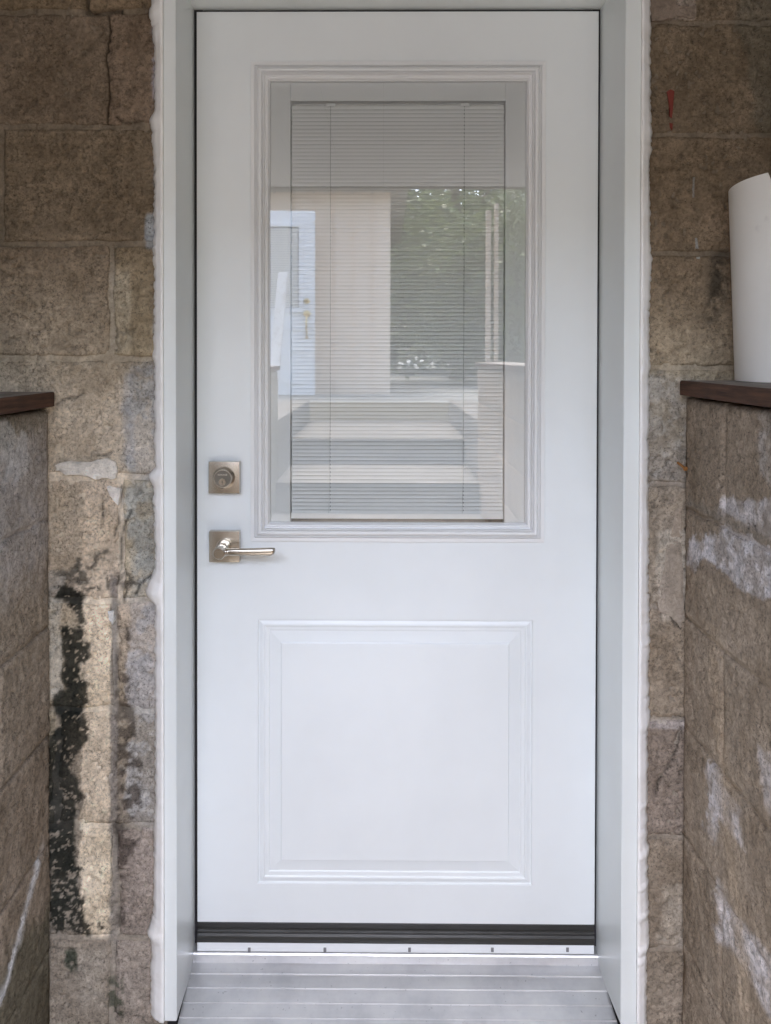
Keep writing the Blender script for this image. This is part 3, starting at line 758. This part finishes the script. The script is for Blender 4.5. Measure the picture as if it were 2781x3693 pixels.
prism_z([(JX1f, YC), (OX1, YC), (OX1, 0.05), (JX1b, 0.05), (JX1b, 0.004)], ZB, ZTOPF, 'jamb', M_frame, fr)
g = G(); g.poly([(JX0f - .0, YC, JZ), (JX1f, YC, JZ), (JX1b, .05, JZ), (JX0b, .05, JZ), (JX0f, YC, ZTOPF - .001), (JX1f, YC, ZTOPF - .001), (JX1b, .05, ZTOPF - .001), (JX0b, .05, ZTOPF - .001)],
              [(0, 1, 2, 3), (4, 5, 6, 7), (0, 1, 5, 4), (1, 2, 6, 5), (2, 3, 7, 6), (3, 0, 4, 7)]); g.build('jamb', M_frame, fr)
# black gaskets in the gap round the slab
g = G(); g.box(JX0b - .001, DX0 + .012, 0.010, 0.03, -0.02, JZ + .01); g.build('weatherstrip', M_black, fr)
g = G(); g.box(DX1 - .012, JX1b + .001, 0.010, 0.03, -0.02, JZ + .01); g.build('weatherstrip', M_black, fr)
g = G(); g.box(DX0 + .0125, DX1 - .0125, 0.012, 0.03, DZT - .012, JZ + .01); g.build('weatherstrip', M_black, fr)

# caulk beads
def caulk(name, label, x_in, side, keys, blobs, seed, width0, ystart):
    """ragged bead between capping and blocks; keys: (v, outer u)"""
    n = 620; z1, z0 = 2.14, ZB + (0.0 if side < 0 else -0.02)
    zz = np.linspace(z1, z0, n)
    ref = np.stack([np.full(n, x_in), np.full(n, YC), zz], -1); _, v = px_of(ref)
    uo = np.interp(v, [k[0] for k in keys], [k[1] for k in keys])
    xo = np.array([at(a, b, WY - .004).x for a, b in zip(uo, v)])
    rag = 0.0022 * fbm(zz, zz * 0, 150, seed, 3) + 0.0012 * fbm(zz, zz * 0, 38, seed + 2, 3)
    xo = xo + rag
    fat = np.full(n, 0.0)
    for bv, w, h, out in blobs:
        gbl = np.exp(-((v - bv) / w) ** 2); fat += h * gbl; xo = xo + side * out * gbl
    m_ = 9; vs = []
    wave = 0.0012 * fbm(zz, zz * 0, 26, seed + 5, 3)
    for i in range(n):
        rows = []
        for j in range(m_):
            t = j / (m_ - 1)
            x = x_in + (xo[i] - x_in) * t
            prof = (0.0085 + fat[i]) * math.sin(math.pi * (0.12 + 0.86 * t)) ** 0.7
            if 0.30 < t < 0.42: prof -= 0.0016
            y = (YC + 0.004) * (1 - t) + (WY + 0.004) * t - prof + wave[i] * (0.3 + 0.7 * math.sin(math.pi * t))
            rows.append((x, y, zz[i]))
        vs += rows
    fs = [(i * m_ + j, i * m_ + j + 1, (i + 1) * m_ + j + 1, (i + 1) * m_ + j) for i in range(n - 1) for j in range(m_ - 1)]
    o = mesh_obj(name, vs, fs, M_caulk, None, True)
    md = o.modifiers.new('thickness', 'SOLIDIFY'); md.thickness = 0.006; md.offset = -1 if side > 0 else 1
    tag(o, label, 'caulk')
    return o
caulk('caulk_bead', 'ragged white caulk bead between blocks and frame left of the door', OX0 + 0.001, -1,
      [(-100, 556), (20, 548), (42, 546), (90, 556), (160, 563), (380, 563), (430, 549), (470, 554), (560, 557), (600, 563), (850, 562), (900, 556), (1000, 565), (1250, 558), (1400, 563), (1700, 566), (1722, 548), (1755, 560), (2050, 565), (2110, 548), (2150, 541), (2190, 566), (2900, 566), (3000, 561), (3300, 562), (3380, 541), (3450, 552), (3700, 549)],
      [(430, 22, .003, .002), (1722, 16, .004, .004), (2140, 26, .006, .006), (3385, 20, .004, .003), (40, 20, .003, .002)], 5, 0, 0)
caulk('caulk_bead', 'rippled white caulk bead between frame and blocks right of the door', OX1 - 0.001, 1,
      [(-100, 2341), (300, 2340), (540, 2344), (570, 2336), (900, 2340), (930, 2346), (1150, 2336), (1320, 2339), (1350, 2333), (1700, 2333), (2100, 2334), (2180, 2338), (2560, 2334), (2600, 2340), (2620, 2330), (3050, 2328), (3075, 2336), (3110, 2330), (3320, 2331), (3420, 2336), (3450, 2328), (3700, 2325)],
      [(2265, 9, .002, .001), (2325, 9, .002, 0), (2620, 12, .003, .002), (3010, 9, .003, 0), (3085, 10, .004, .001), (3200, 9, .003, .001), (3305, 10, .004, .001), (3425, 12, .005, .002), (3465, 10, .005, 0), (2905, 9, .003, 0), (1370, 6, .002, 0), (1850, 9, .002, 0)], 8, 0, 0)

# ------------------------------------------------------------------ sill
sl = thing('door_sill', 'ribbed aluminium sill below the white door', 'sill')
def sill_z(t): return Z(3460, 0, 1400) - 0.212 * t          # t = distance out from the door face
def sill_v(t): return float(px_of(A([0.03, -t, sill_z(t)]))[1])
def solve(v):
    a, b = -0.1, 0.5
    for _ in range(50):
        c = (a + b) / 2
        if sill_v(c) < v: a = c
        else: b = c
    return a
rt = [solve(v) for v in (3469, 3517.5, 3568.5, 3621.6, 3675.6)]
rt.append(rt[-1] + rt[-1] - rt[-2])
t0 = 0.0
prof = [(0.030, sill_z(0.0) + 0.004)]
prof = []
zc0 = Z(3437, -0.004, 1400)
prof += [(0.06, zc0), (-0.002, zc0), (-0.006, zc0 - 0.0015), (-0.008, zc0 - .004), (-0.011, sill_z(0.011))]
for t in rt:
    prof += [(-(t - 0.0014), sill_z(t - .0014)), (-(t - 0.0006), sill_z(t) + .0015), (-(t + .0004), sill_z(t) + .0016), (-(t + .0010), sill_z(t + .001) - .0006), (-(t + .0022), sill_z(t + .0022) - .0005), (-(t + .0028), sill_z(t + .0028))]
te = rt[-1] + 0.03
prof += [(-te, sill_z(te)), (-te - .004, sill_z(te) - .003), (-te - .004, -0.155), (0.06, -0.155)]
SX0, SX1 = JX0f - 0.002, JX1f + 0.002
def sxl(y): return JX0b + (JX0f - JX0b) * min(1.0, max(0, (0.004 - y) / (0.004 - YC))) - 0.0015
def sxr(y): return JX1b + (JX1f - JX1b) * min(1.0, max(0, (0.004 - y) / (0.004 - YC))) + 0.0015
g = G(); k = len(prof); pts = [(sxl(y), y, z) for y, z in prof] + [(sxr(y), y, z) for y, z in prof]
g.poly(pts, [(i, (i + 1) % k, k + (i + 1) % k, k + i) for i in range(k)] + [tuple(range(k)), tuple(range(k, 2 * k))[::-1]])
g.build('sill_plate', M_alu, sl)
# white riser strip under the sweep, with plugs
zA, zB_ = Z(3401, -0.012, 1400), zc0
g = G(); g.box(X(711, -.003, 3415), X(2143, -.003, 3415), -0.004, 0.05, zB_ + 0.0005, zA, 0.0015); g.build('sill_cap', M_white, sl)
M_plug = mat('grey_plug', (0.22, 0.22, 0.23), 0.6)
for u in (899, 1172, 1477, 1776, 2047):
    a, b = at(u - 5, 3434, -.0045), at(u + 5, 3418, -.0045)
    g = G(); g.box(a.x, b.x, -.0062, -.001, a.z + .001, b.z, .0008); g.build('plug', M_plug, sl)

# ------------------------------------------------------------------ the door
door = thing('front_door', 'white panelled door with a blind-filled window and satin nickel lock and lever', 'door')
TX0, TX1, TZ1, TZ0 = -0.29797, 0.36333, 0.65449 + CAM_Z, -0.42432 + CAM_Z
QX0, QX1, QZ1, QZ0 = -0.28349, 0.33950, -0.60194 + CAM_Z, -1.20564 + CAM_Z
# glass area
GX0, GX1 = X(975, 0, 1100), X(1897, 0, 1100); GZ1, GZ0 = Z(303, 0, 1400), Z(1877, 0, 1400)
def face_with_holes(xs, zs, skip, y):
    vs, fs = [], []
    for j, z in enumerate(zs):
        for x in xs: vs.append((x, y, z))
    n = len(xs)
    for j in range(len(zs) - 1):
        for i in range(n - 1):
            if (i, j) in skip: continue
            fs.append((j * n + i, j * n + i + 1, (j + 1) * n + i + 1, (j + 1) * n + i))
    return vs, fs
HX0, HX1, HZ0_, HZ1_ = TX0 + .02, TX1 - .02, TZ0 + .02, TZ1 - .02      # cut-out under the trim
b = 0.0025
xs = sorted([DX0 + b, DX1 - b, HX0, HX1, QX0, QX1]); zs = sorted([DZS + .0, DZT - b, HZ0_, HZ1_, QZ0, QZ1])
skip = set()
for i in range(len(xs) - 1):
    for j in range(len(zs) - 1):
        mx, mz = (xs[i] + xs[i + 1]) / 2, (zs[j] + zs[j + 1]) / 2
        if (HX0 < mx < HX1 and HZ0_ < mz < HZ1_) or (QX0 < mx < QX1 and QZ0 < mz < QZ1): skip.add((i, j))
vs, fs = face_with_holes(xs, zs, skip, 0.0)
# rolled edges
k = len(vs)
ring = [(DX0 + b, DZS), (DX1 - b, DZS), (DX1 - b, DZT - b), (DX0 + b, DZT - b)]
r1 = [(DX0 + b, DZS), (DX1 - b, DZS), (DX1 - b, DZT - b), (DX0 + b, DZT - b)]
outs = [(0.0, 0.0), (0.0018, 0.0007), (0.0025, 0.0025), (0.0025, 0.044)]
for o, d in outs:
    vs += [(DX0 + b - o, d, DZS), (DX1 - b + o, d, DZS), (DX1 - b + o, d, DZT - b + o), (DX0 + b - o, d, DZT - b + o)]
for r in range(len(outs) - 1):
    for i in range(4):
        a_, b_ = k + r * 4 + i, k + r * 4 + (i + 1) % 4
        fs.append((a_, b_, b_ + 4, a_ + 4))
slab = mesh_obj('slab', vs, fs, M_door, door, False)
# embossed panel
rings = [(0, 0), (0.6, .2), (1.2, 3.6), (2.2, 4.9), (4.5, 4.7), (7.5, 3.3), (10.5, 2.0), (13.5, 1.4), (15.5, 1.6), (16.6, 2.4), (17.2, 4.2), (19, 4.5), (24, 4.6), (25.5, 4.8),
         (26.2, 6.6), (27.2, 7.2), (28.6, 7.2), (52, 3.6), (52.6, 3.4), (54.2, 0.4), (55.2, 0.0)]
vs, fs = [], []
for ins, d in rings:
    i_ = ins / 1000; d_ = d / 1000
    vs += [(QX0 + i_, d_, QZ0 + i_), (QX1 - i_, d_, QZ0 + i_), (QX1 - i_, d_, QZ1 - i_), (QX0 + i_, d_, QZ1 - i_)]
for r in range(len(rings) - 1):
    for i in range(4):
        a_, b_ = r * 4 + i, r * 4 + (i + 1) % 4
        fs.append((a_, b_, b_ + 4, a_ + 4))
k = (len(rings) - 1) * 4; fs.append((k, k + 1, k + 2, k + 3))
mesh_obj('raised_panel', vs, fs, M_door, door, False)
# window trim: four mitred rails
tr = G(); 
trim_root = bpy.data.objects.new('window_trim', None); link(trim_root, door)
TW = GX0 - TX0
tp = [(0, 1.0), (0.0, -4.6), (0.5, -5.4), (9.2, -6.4), (9.5, -2.8), (11.0, -2.8), (11.3, -9.0), (12.8, -9.6), (13.3, -6.6), (14.9, -6.8), (15.6, -10.5), (18, -15.0), (21.5, -17.8), (24.5, -17.6), (26.6, -14.6), (27.4, -11.6), (28.7, -11.4), (29.0, -17.0),
      (30.2, -19.4), (31.6, -18.6), (32.1, -12.6), (32.6, -8.6), (34.4, -8.0), (35.6, -10.4), (37.6, -11.6), (39.6, -10.8), (41.4, -7.6), (42.0, -3.6), (42.8, -3.4), (43.6, -1.2), (43.8, 5)]
def trim_rail(side):
    sc = TW * 1000 / 43.8
    pts = []
    for ins, d in tp:
        i_ = ins * sc / 1000; y = d / 1000
        X0, X1, Z0, Z1 = TX0 + i_, TX1 - i_, TZ0 + i_, TZ1 - i_
        pts.append({'l': ((X0, y, Z0), (X0, y, Z1)), 'r': ((X1, y, Z0), (X1, y, Z1)), 't': ((X0, y, Z1), (X1, y, Z1)), 'b': ((X0, y, Z0), (X1, y, Z0))}[side])
    e = 0.00015
    vs = [p[0] for p in pts] + [p[1] for p in pts]; k = len(pts)
    fs = [(i, i + 1, k + i + 1, k + i) for i in range(k - 1)]
    g = G(); g.poly(vs, fs); return g.build('trim_rail', M_trim, trim_root)
for s_ in 'lrtb': trim_rail(s_)
# make normals face the camera side
for o in trim_root.children:
    if sum(p.normal.y * p.area for p in o.data.polygons) > 0: o.data.flip_normals()
# glass
GY = -0.0015
g = G(); g.poly([(GX0 - .004, GY, GZ0 - .004), (GX1 + .004, GY, GZ0 - .004), (GX1 + .004, GY, GZ1 + .004), (GX0 - .004, GY, GZ1 + .004)], [(0, 1, 2, 3)])
g.build('glass_pane', M_glass, door)
# grey surround behind the glass
SY = 0.0055; BY = 0.020
bx0, bx1 = X(1047, SY, 1100), X(1822, SY, 1100); bz1, bz0 = Z(363, SY, 1400), GZ0 - .01
sr = bpy.data.objects.new('blind_surround', None); link(sr, door)
for nm, a in (('surround_stile', (GX0 - .012, bx0, GZ0 - .012, GZ1 + .012)), ('surround_stile', (bx1, GX1 + .012, GZ0 - .012, GZ1 + .012))):
    g = G(); g.box(a[0], a[1], SY, BY + .012, a[2], a[3], .0008); g.build(nm, M_igu, sr)
g = G(); g.box(bx0 + .0002, bx1 - .0002, SY + .0003, BY + .012, bz1, GZ1 + .012, .0008); g.build('surround_rail', M_igu, sr)
g = G(); g.box(bx0 - .01, bx1 + .01, BY + .0125, BY + .014, bz0 - .01, bz1 + .02); g.build('backing', M_back, sr)
# blind
bl = bpy.data.objects.new('blind', None); link(bl, door)
zhead0 = Z(377, BY, 1400)
g = G(); g.box(bx0 + .0012, bx1 - .0012, BY - .006, BY + .006, zhead0, bz1 - .0035, .0008); g.build('head_rail', M_slat, bl)
zr1, zr0 = Z(1851, BY - .006, 1400), Z(1871, BY - .006, 1400)
g = G(); g.box(bx0 + .0008, bx1 - .0012, BY - .007, BY + .005, zr0, zr1, .0008); g.build('bottom_rail', M_slat, bl)
ncord = [X(1192, BY, 1100), X(1673, BY, 1100)]
def slat_mesh():
    w = 0.0124; tilt = math.radians(73); seg = 6
    xs_ = [bx0 + .0018]
    for c in ncord: xs_ += [c - .0011, c + .0011]
    xs_.append(bx1 - .0018)
    pr = []
    for j in range(seg + 1):
        t = j / seg - .5
        bow = 0.0015 * (1 - (2 * t) ** 2)
        # along the width, tilted: lower edge to the outside, convex outward
        a = t * w
        y = a * math.cos(tilt) * 1.0; z = a * math.sin(tilt)
        ny, nz = -math.sin(tilt), math.cos(tilt)
        pr.append((y + ny * bow, z + nz * bow))
    vs = [(x, y, z) for y, z in pr for x in xs_]; n = len(xs_); fs = []
    for j in range(seg):
        for i in range(n - 1):
            if i in (1, 3) and j in (3, 4): continue
            fs.append((j * n + i, j * n + i + 1, (j + 1) * n + i + 1, (j + 1) * n + i))
    me = bpy.data.meshes.new('slat'); me.from_pydata(vs, [], fs); me.materials.append(M_slat)
    me.polygons.foreach_set('use_smooth', [True] * len(fs)); me.update(); return me
sm = slat_mesh()
ns = int(round((1846 - 384) / 13.85))
zs0, zs1 = Z(387, BY, 1400), Z(1843, BY, 1400)
for i in range(ns + 1):
    o = bpy.data.objects.new('slat', sm); link(o, bl)
    o.location = (random.uniform(-.0003, .0003), BY + random.uniform(-.00015, .00015), zs0 + (zs1 - zs0) * i / ns + random.uniform(-.00015, .00015))
    o.rotation_euler = (random.uniform(-.035, .035) - 0.12 - 0.46 * max(0, i / ns - .25), random.uniform(-.0006, .0006), 0)
for c in ncord:
    g = G(); pts = [(c + .0004 * math.sin(k_ * .9) - (.0026 * (k_ / 40) ** 4 if True else 0), BY - .0052, zr1 - .004 + (bz1 - .004 - zr1) * (1 - k_ / 40)) for k_ in range(41)]
    g.tube(pts, 0.00042, 6); g.build('ladder_cord', M_cord, bl)
    g = G(); g.box(c - .009, c + .011, BY - .0085, BY - .0062, bz1 - .010, bz1 - .0038, .0006); g.build('cord_clip', M_slat, bl)
# sweep at the foot
g = G(); zt, zb = DZS, Z(3402, -.012, 1400)
hp = [(0.0445, zt), (0.0, zt), (-0.001, zt - .002), (-0.001, zt - .013), (-.004, zt - .015), (-.0055, zt - .018), (-.0055, zt - .021), (-.003, zt - .024), (-.0065, zt - .028), (-.0085, zt - .034), (-.0085, zt - .041), (-.006, zb + .001), (-.002, zb), (.0445, zb)]
k = len(hp); pts = [(DX0 + .002, y, z) for y, z in hp] + [(DX1 - .002, y, z) for y, z in hp]
g.poly(pts, [(i, (i + 1) % k, k + (i + 1) % k, k + i) for i in range(k)] + [tuple(range(k)), tuple(range(k, 2 * k))[::-1]])
g.build('door_sweep', M_rubber, door)

# hardware
def rose(u0, u1, v0, v1, th, parent):
    a, b_ = at(u0, v1, -th), at(u1, v0, -th)
    g = G(); g.box(a.x, b_.x, -th, -.0005, a.z, b_.z, .0012, seg=3)
    return g.build('rose_plate', M_nickel, parent, True, 35), (a + b_) / 2
db = bpy.data.objects.new('deadbolt', None); link(db, door)
pl_, c0 = rose(752, 863.5, 1665.5, 1779.7, 0.0175, db)
cc = Vector((c0.x, -0.0176, c0.z))
g = G(); g.lathe([(0.0248, 0), (0.0248, .001), (0.0240, .003), (0.0208, .0125), (.0205, .0135), (0.0195, .0155), (.0186, .0165), (.0178, .0165), (.0172, .0158)], cc, (0, -1, 0), 64, False); g.build('collar', M_nickel, db, True, 30)
g = G(); g.lathe([(0.0174, .0120), (0.0174, .0157)], cc, (0, -1, 0), 48, True); g.build('lock_face', M_nickel2, db)
kc = cc + Vector((-.0004, -.0158, -.0072))
g = G(); g.lathe([(0.0078, 0), (0.0078, .0012), (.0072, .0018), (.0064, .0018), (.0061, .0010), (0, .0010)], kc, (0, -1, 0), 40, False); g.build('key_cylinder', M_nickel, db, True, 30)
g = G(); kz = [(-.0007, .0034), (.0006, .0034), (.0006, .0012), (.0013, .0004), (.0004, -.0008), (.0013, -.0022), (.0006, -.0036), (-.0007, -.0036), (-.0001, -.0018), (-.0013, -.0005), (-.0007, .0008)]
g.poly([(kc.x + a, kc.y - .0013, kc.z + c) for a, c in kz], [tuple(range(len(kz)))]); g.build('keyway', M_key, db)
fc = bpy.data.curves.new('lettering', 'FONT'); fc.body = 'SCHLAGE'; fc.size = 0.0050; fc.align_x = 'CENTER'; fc.extrude = 0.0001
fo = bpy.data.objects.new('lettering', fc); link(fo, db); fo.location = (cc.x, cc.y - .0160, cc.z + .0072); fo.rotation_euler = (math.pi / 2, 0, 0); M_etch = mat('etched_nickel', (0.75, .68, .6), .4, 1.0)
bpy.context.view_layer.update()
lm = bpy.data.meshes.new_from_object(fo.evaluated_get(bpy.context.evaluated_depsgraph_get())); lm.materials.clear(); lm.materials.append(M_etch)
lo = link(bpy.data.objects.new('lettering_mesh', lm), db); lo.location = fo.location.copy(); lo.rotation_euler = fo.rotation_euler.copy()
bpy.data.objects.remove(fo); lo.name = 'lettering'

lv = bpy.data.objects.new('lever_handle', None); link(lv, door)
pl_, c1 = rose(754, 863.5, 1916.4, 2028, 0.0175, lv)
hub_y = -0.0800
hc = at(788.5, 1997.5, hub_y)
base = Vector((hc.x, -.0176, hc.z))
g = G(); g.lathe([(0.0185, 0), (.0185, .0012), (.0165, .0016), (0.0160, .0016)], base, (0, -1, 0), 48, False)
g.lathe([(0.0156, .001), (0.0154, .030), (.0150, .032), (0.0138, .033), (0.0138, .0580), (.0130, .0606), (.0108, .0620)], base, (0, -1, 0), 48, True)
g.build('hub', M_nickel, lv, True, 28)
ex = at(992, 1992, -.066)
by = -.0655
sec = []                                                   # lever bar: rounded section that flattens towards the tip
nS = 16; Lb = ex.x - (hc.x + .006)
vs, fs = [], []
stations = [0, .04, .10, .16, .3, .5, .7, .85, .93, .97, .99, 1.0]
for s_i, t in enumerate(stations):
    x = hc.x + .006 + Lb * t
    hh = 0.0076 + 0.0012 * sstep(0, 1, np.float64(t)) ; tt = 0.0062
    if t < .12: hh = .0066; tt = .0058
    if t >= .97: hh -= .0012 * ((t - .97) / .03) ** 2 + .0004; tt -= .0035 * ((t - .97) / .03) ** 1.5
    bow = -.004 * math.sin(math.pi * t) * .6
    for k_ in range(nS):
        a = 2 * math.pi * k_ / nS; ca_, sa_ = math.cos(a), math.sin(a)
        yy = by + bow + tt * (abs(ca_) ** .8) * (1 if ca_ > 0 else -1)
        zz_ = hc.z + .0006 + hh * (abs(sa_) ** .75) * (1 if sa_ > 0 else -1)
        skew = -.004 * (sa_ < -.3) * (t > .96)
        vs.append((x + skew * abs(sa_), yy, zz_ + .0012 * t))
for s_i in range(len(stations) - 1):
    for k_ in range(nS):
        a_, b_ = s_i * nS + k_, s_i * nS + (k_ + 1) % nS
        fs.append((a_, b_, b_ + nS, a_ + nS))
fs.append(tuple(range(nS))[::-1]); fs.append(tuple(range((len(stations) - 1) * nS, len(stations) * nS)))
g = G(); g.poly(vs, fs); g.build('lever', M_nickel, lv, True, 40)
g = G(); g.lathe([(.0072, 0), (.0092, .001), (.0092, .006), (.0078, .008), (.0078, .010)], Vector((hc.x + .0085, by, hc.z + .0006)), (1, 0, 0), 32, True)
g.build('lever_collar', M_nickel, lv, True, 30)

# ------------------------------------------------------------------ what the glass reflects: the yard behind the camera
def back(u, v, D):
    """real point whose mirror image in the door glass shows at u, v, D metres from the camera"""
    p = at(u, v, CAM_Y + D); return Vector((p.x, 2 * GY - p.y, p.z))
SD = 8.85
gar = thing('garage', 'beige board-sided outbuilding across the yard, seen in the door glass', 'building')
gx = back(1408, 900, SD).x; gy = back(1408, 900, SD).y
pitch = 70.5 / F * SD
x = gx; i = 0
while x > gx - 7.0:
    g = G(); g.box(x - pitch + .034, x, gy - .02, gy + .0, GZ - .02, GZ + 2.3, .002); g.build('siding_board', M_siding, gar)
    x -= pitch
g = G(); g.box(gx - 7.1, gx - .004, gy - 4, gy - .018, GZ - .05, GZ + 2.29); g.build('wall_core', M_siding, gar)
g = G(); g.box(gx - 7.3, gx + .2, gy - 4.2, gy + .3, GZ + 2.3, GZ + 2.42, .01); g.build('roof', M_conc, gar)
# spare white door leaning on it
sp = thing('spare_door', 'white door with brass handle leaning on the beige boards, in the reflection', 'door')
DD = 8.55
p_tr, p_br = back(1136, 760, DD), back(1124, 1425, DD)
dx1 = p_tr.x; dzt = p_tr.z; dzb = max(p_br.z, GZ + .002); dx0 = dx1 - .86; dy = p_tr.y
H = dzt - dzb
g = G(); g.box(dx0, dx1, dy - .044, dy, dzb, dzt, .004); g.build('slab', M_white, sp)
wx1 = back(1094, 800, DD).x; wz1 = back(1000, 803, DD).z; wz0 = back(1000, 1127, DD).z; wx0 = dx0 + (dx1 - wx1)
def ring_box(name, x0, x1, z0, z1, w, y, th, m, parent):
    g = G()
    for a in ((x0, x0 + w, z0, z1), (x1 - w, x1, z0, z1), (x0 + w, x1 - w, z0, z0 + w), (x0 + w, x1 - w, z1 - w, z1)):
        g.box(a[0], a[1], y, y + th, a[2], a[3], .003)
    return g.build(name, m, parent)
ring_box('window_trim', wx0, wx1, wz0, wz1, .045, dy + .0005, .016, M_white, sp)
M_shade = mat('grey_blind', (0.22, 0.23, 0.25), 0.5)
bl2 = bpy.data.objects.new('blind', None); link(bl2, sp)
nsl = 34; hh = (wz1 - wz0 - .12) / nsl
sme = None
for i in range(nsl):
    z = wz0 + .06 + hh * i
    if sme is None:
        g = G(); g.poly([(wx0 + .06, dy + .003, 0), (wx1 - .06, dy + .003, 0), (wx1 - .06, dy + .010, hh * .8), (wx0 + .06, dy + .010, hh * .8)], [(0, 1, 2, 3)])
        o = g.build('slat', M_slat, bl2); sme = o.data
    else: o = link(bpy.data.objects.new('slat', sme), bl2)
    o.location.z = z
g = G(); g.box(wx0 + .05, wx1 - .05, dy + .0006, dy + .002, wz0 + .05, wz1 - .05); g.build('dark_pane', M_shade, sp)
for a, b_ in ((dx0 + .12, (dx0 + dx1) / 2 - .05), ((dx0 + dx1) / 2 + .05, dx1 - .13)):
    ring_box('panel', a, b_, back(1000, 1385, DD).z, back(1000, 1180, DD).z, .03, dy + .0005, .008, M_white, sp)
hx = back(1107, 1085, DD).x
g = G(); g.lathe([(.033, 0), (.031, .01), (.02, .02)], (hx, dy, back(0, 1085, DD).z), (0, 1, 0), 24); g.build('deadbolt', M_brass, sp, True, 40)
hz = back(0, 1130, DD).z
g = G(); g.lathe([(.038, 0), (.034, .012), (.018, .02)], (hx, dy, hz), (0, 1, 0), 24)
g.tube([(hx, dy + .02, hz - .03), (hx, dy + .055, hz - .06), (hx, dy + .058, hz - .16), (hx, dy + .03, hz - .24), (hx, dy, hz - .25)], [.013, .010, .012, .009, .008], 10)
g.lathe([(.018, 0), (.014, .01)], (hx, dy, hz - .26), (0, 1, 0), 20); g.build('handle', M_brass, sp, True, 40)
# whitewashed board leaning in front of it
a, b_ = back(1022, 983, 8.2), back(982, 1440, 7.9)
g = G(); M4 = Matrix.Translation((a + b_) / 2) @ (a - b_).to_track_quat('Z', 'Y').to_matrix().to_4x4(); ln = (a - b_).length
g.box(-.055, .055, -.015, .015, -ln / 2, ln / 2, .006, mat=M4); tag(g.build('leaning_board', M_oldwhite), 'chalky white board leaning in front of the spare door', 'board')
# posts at the right
for u, w, lb in ((1760, 16, 'slim beige post nearer the middle of the reflection'), (1789, 12, 'slim beige post at the right of the reflection')):
    p = back(u, 1300, 7.0); hw = w / 2 / F * 7.0
    g = G(); g.box(p.x - hw, p.x + hw, p.y - .03, p.y + .03, GZ - .02, back(u, 735 if w == 12 else 760, 7.0).z, .004)
    tag(g.build('porch_post', M_post), lb, 'post', 'slim posts in the reflection')
# trees
def tree(name, label, cx, cy_, h, rad, seed, n, m, zc=None, size=0.07, flat_=1.0):
    rnd = np.random.default_rng(seed); t = thing(name, label, 'tree', 'trees behind the yard')
    g = G(); pts = [(cx, cy_, GZ - .1), (cx + .08, cy_, GZ + h * .3), (cx - .05, cy_ + .1, GZ + h * .6), (cx, cy_, GZ + h * .9)]
    g.tube(pts, [.16, .13, .08, .03], 10)
    for k in range(9):
        a = rnd.uniform(0, 6.28); z = GZ + h * rnd.uniform(.3, .8); l = rad * rnd.uniform(.5, .9)
        g.tube([(cx, cy_, z), (cx + l * .5 * math.cos(a), cy_ + l * .5 * math.sin(a), z + .25 * l), (cx + l * math.cos(a), cy_ + l * math.sin(a), z + .5 * l)], [.05, .03, .012], 6)
    g.build('trunk', M_bark, t)
    nc = 46; cl = []
    while len(cl) < nc:
        p = rnd.uniform(-1, 1, 3)
        if np.dot(p, p) < 1: cl.append(p)
    cl = np.array(cl); ci = rnd.integers(0, nc, n)
    P = cl[ci] * [rad, rad, h * .46] + rnd.normal(0, 1, (n, 3)) * rad * .16
    P += [cx, cy_, GZ + h * .55]
    P = P[P[:, 2] > GZ + .05]; n = len(P)
    d = rnd.normal(0, 1, (n, 3)); d /= np.linalg.norm(d, axis=1)[:, None]; e = np.cross(d, rnd.normal(0, 1, (n, 3))); e /= np.linalg.norm(e, axis=1)[:, None]
    s = size * rnd.uniform(.6, 1.3, (n, 1))
    V = np.stack([P - d * s, P + e * s * .45, P + d * s, P - e * s * .45], 1).reshape(-1, 3)
    fs = np.arange(4 * n).reshape(-1, 4)
    me = bpy.data.meshes.new('crown'); me.from_pydata(V.tolist(), [], fs.tolist()); me.materials.append(m); me.update()
    o = link(bpy.data.objects.new('crown', me), t); o['kind'] = 'stuff'
    return t
tree('tree', 'tall loose green tree whose gaps let the sky through, reflected in the glass', 1.3, -12.0, 5.6, 2.2, 1, 4500, M_leaf, size=.085)
tree('tree', 'broad dark green tree right of the tall loose tree', 4.3, -15.0, 3.6, 2.8, 2, 22000, M_leaf2, size=.09)
tree('tree', 'low bushy green tree in front of the taller trees', 2.3, -10.5, 2.5, 1.9, 3, 20000, M_leaf, size=.065)
tree('tree', 'dark green tree beside the end of the beige outbuilding', 0.2, -17.5, 4.0, 3.0, 4, 24000, M_leaf2, size=.1)
tree('tree', 'large dark green tree far to the right of the yard', 8.0, -12.0, 6.0, 2.8, 6, 8000, M_leaf2, size=.13)
tree('tree', 'dark leafy tree furthest back behind the others', 2.8, -21.0, 4.8, 4.2, 9, 30000, M_leaf2, size=.13)
print('blocks', blocks)
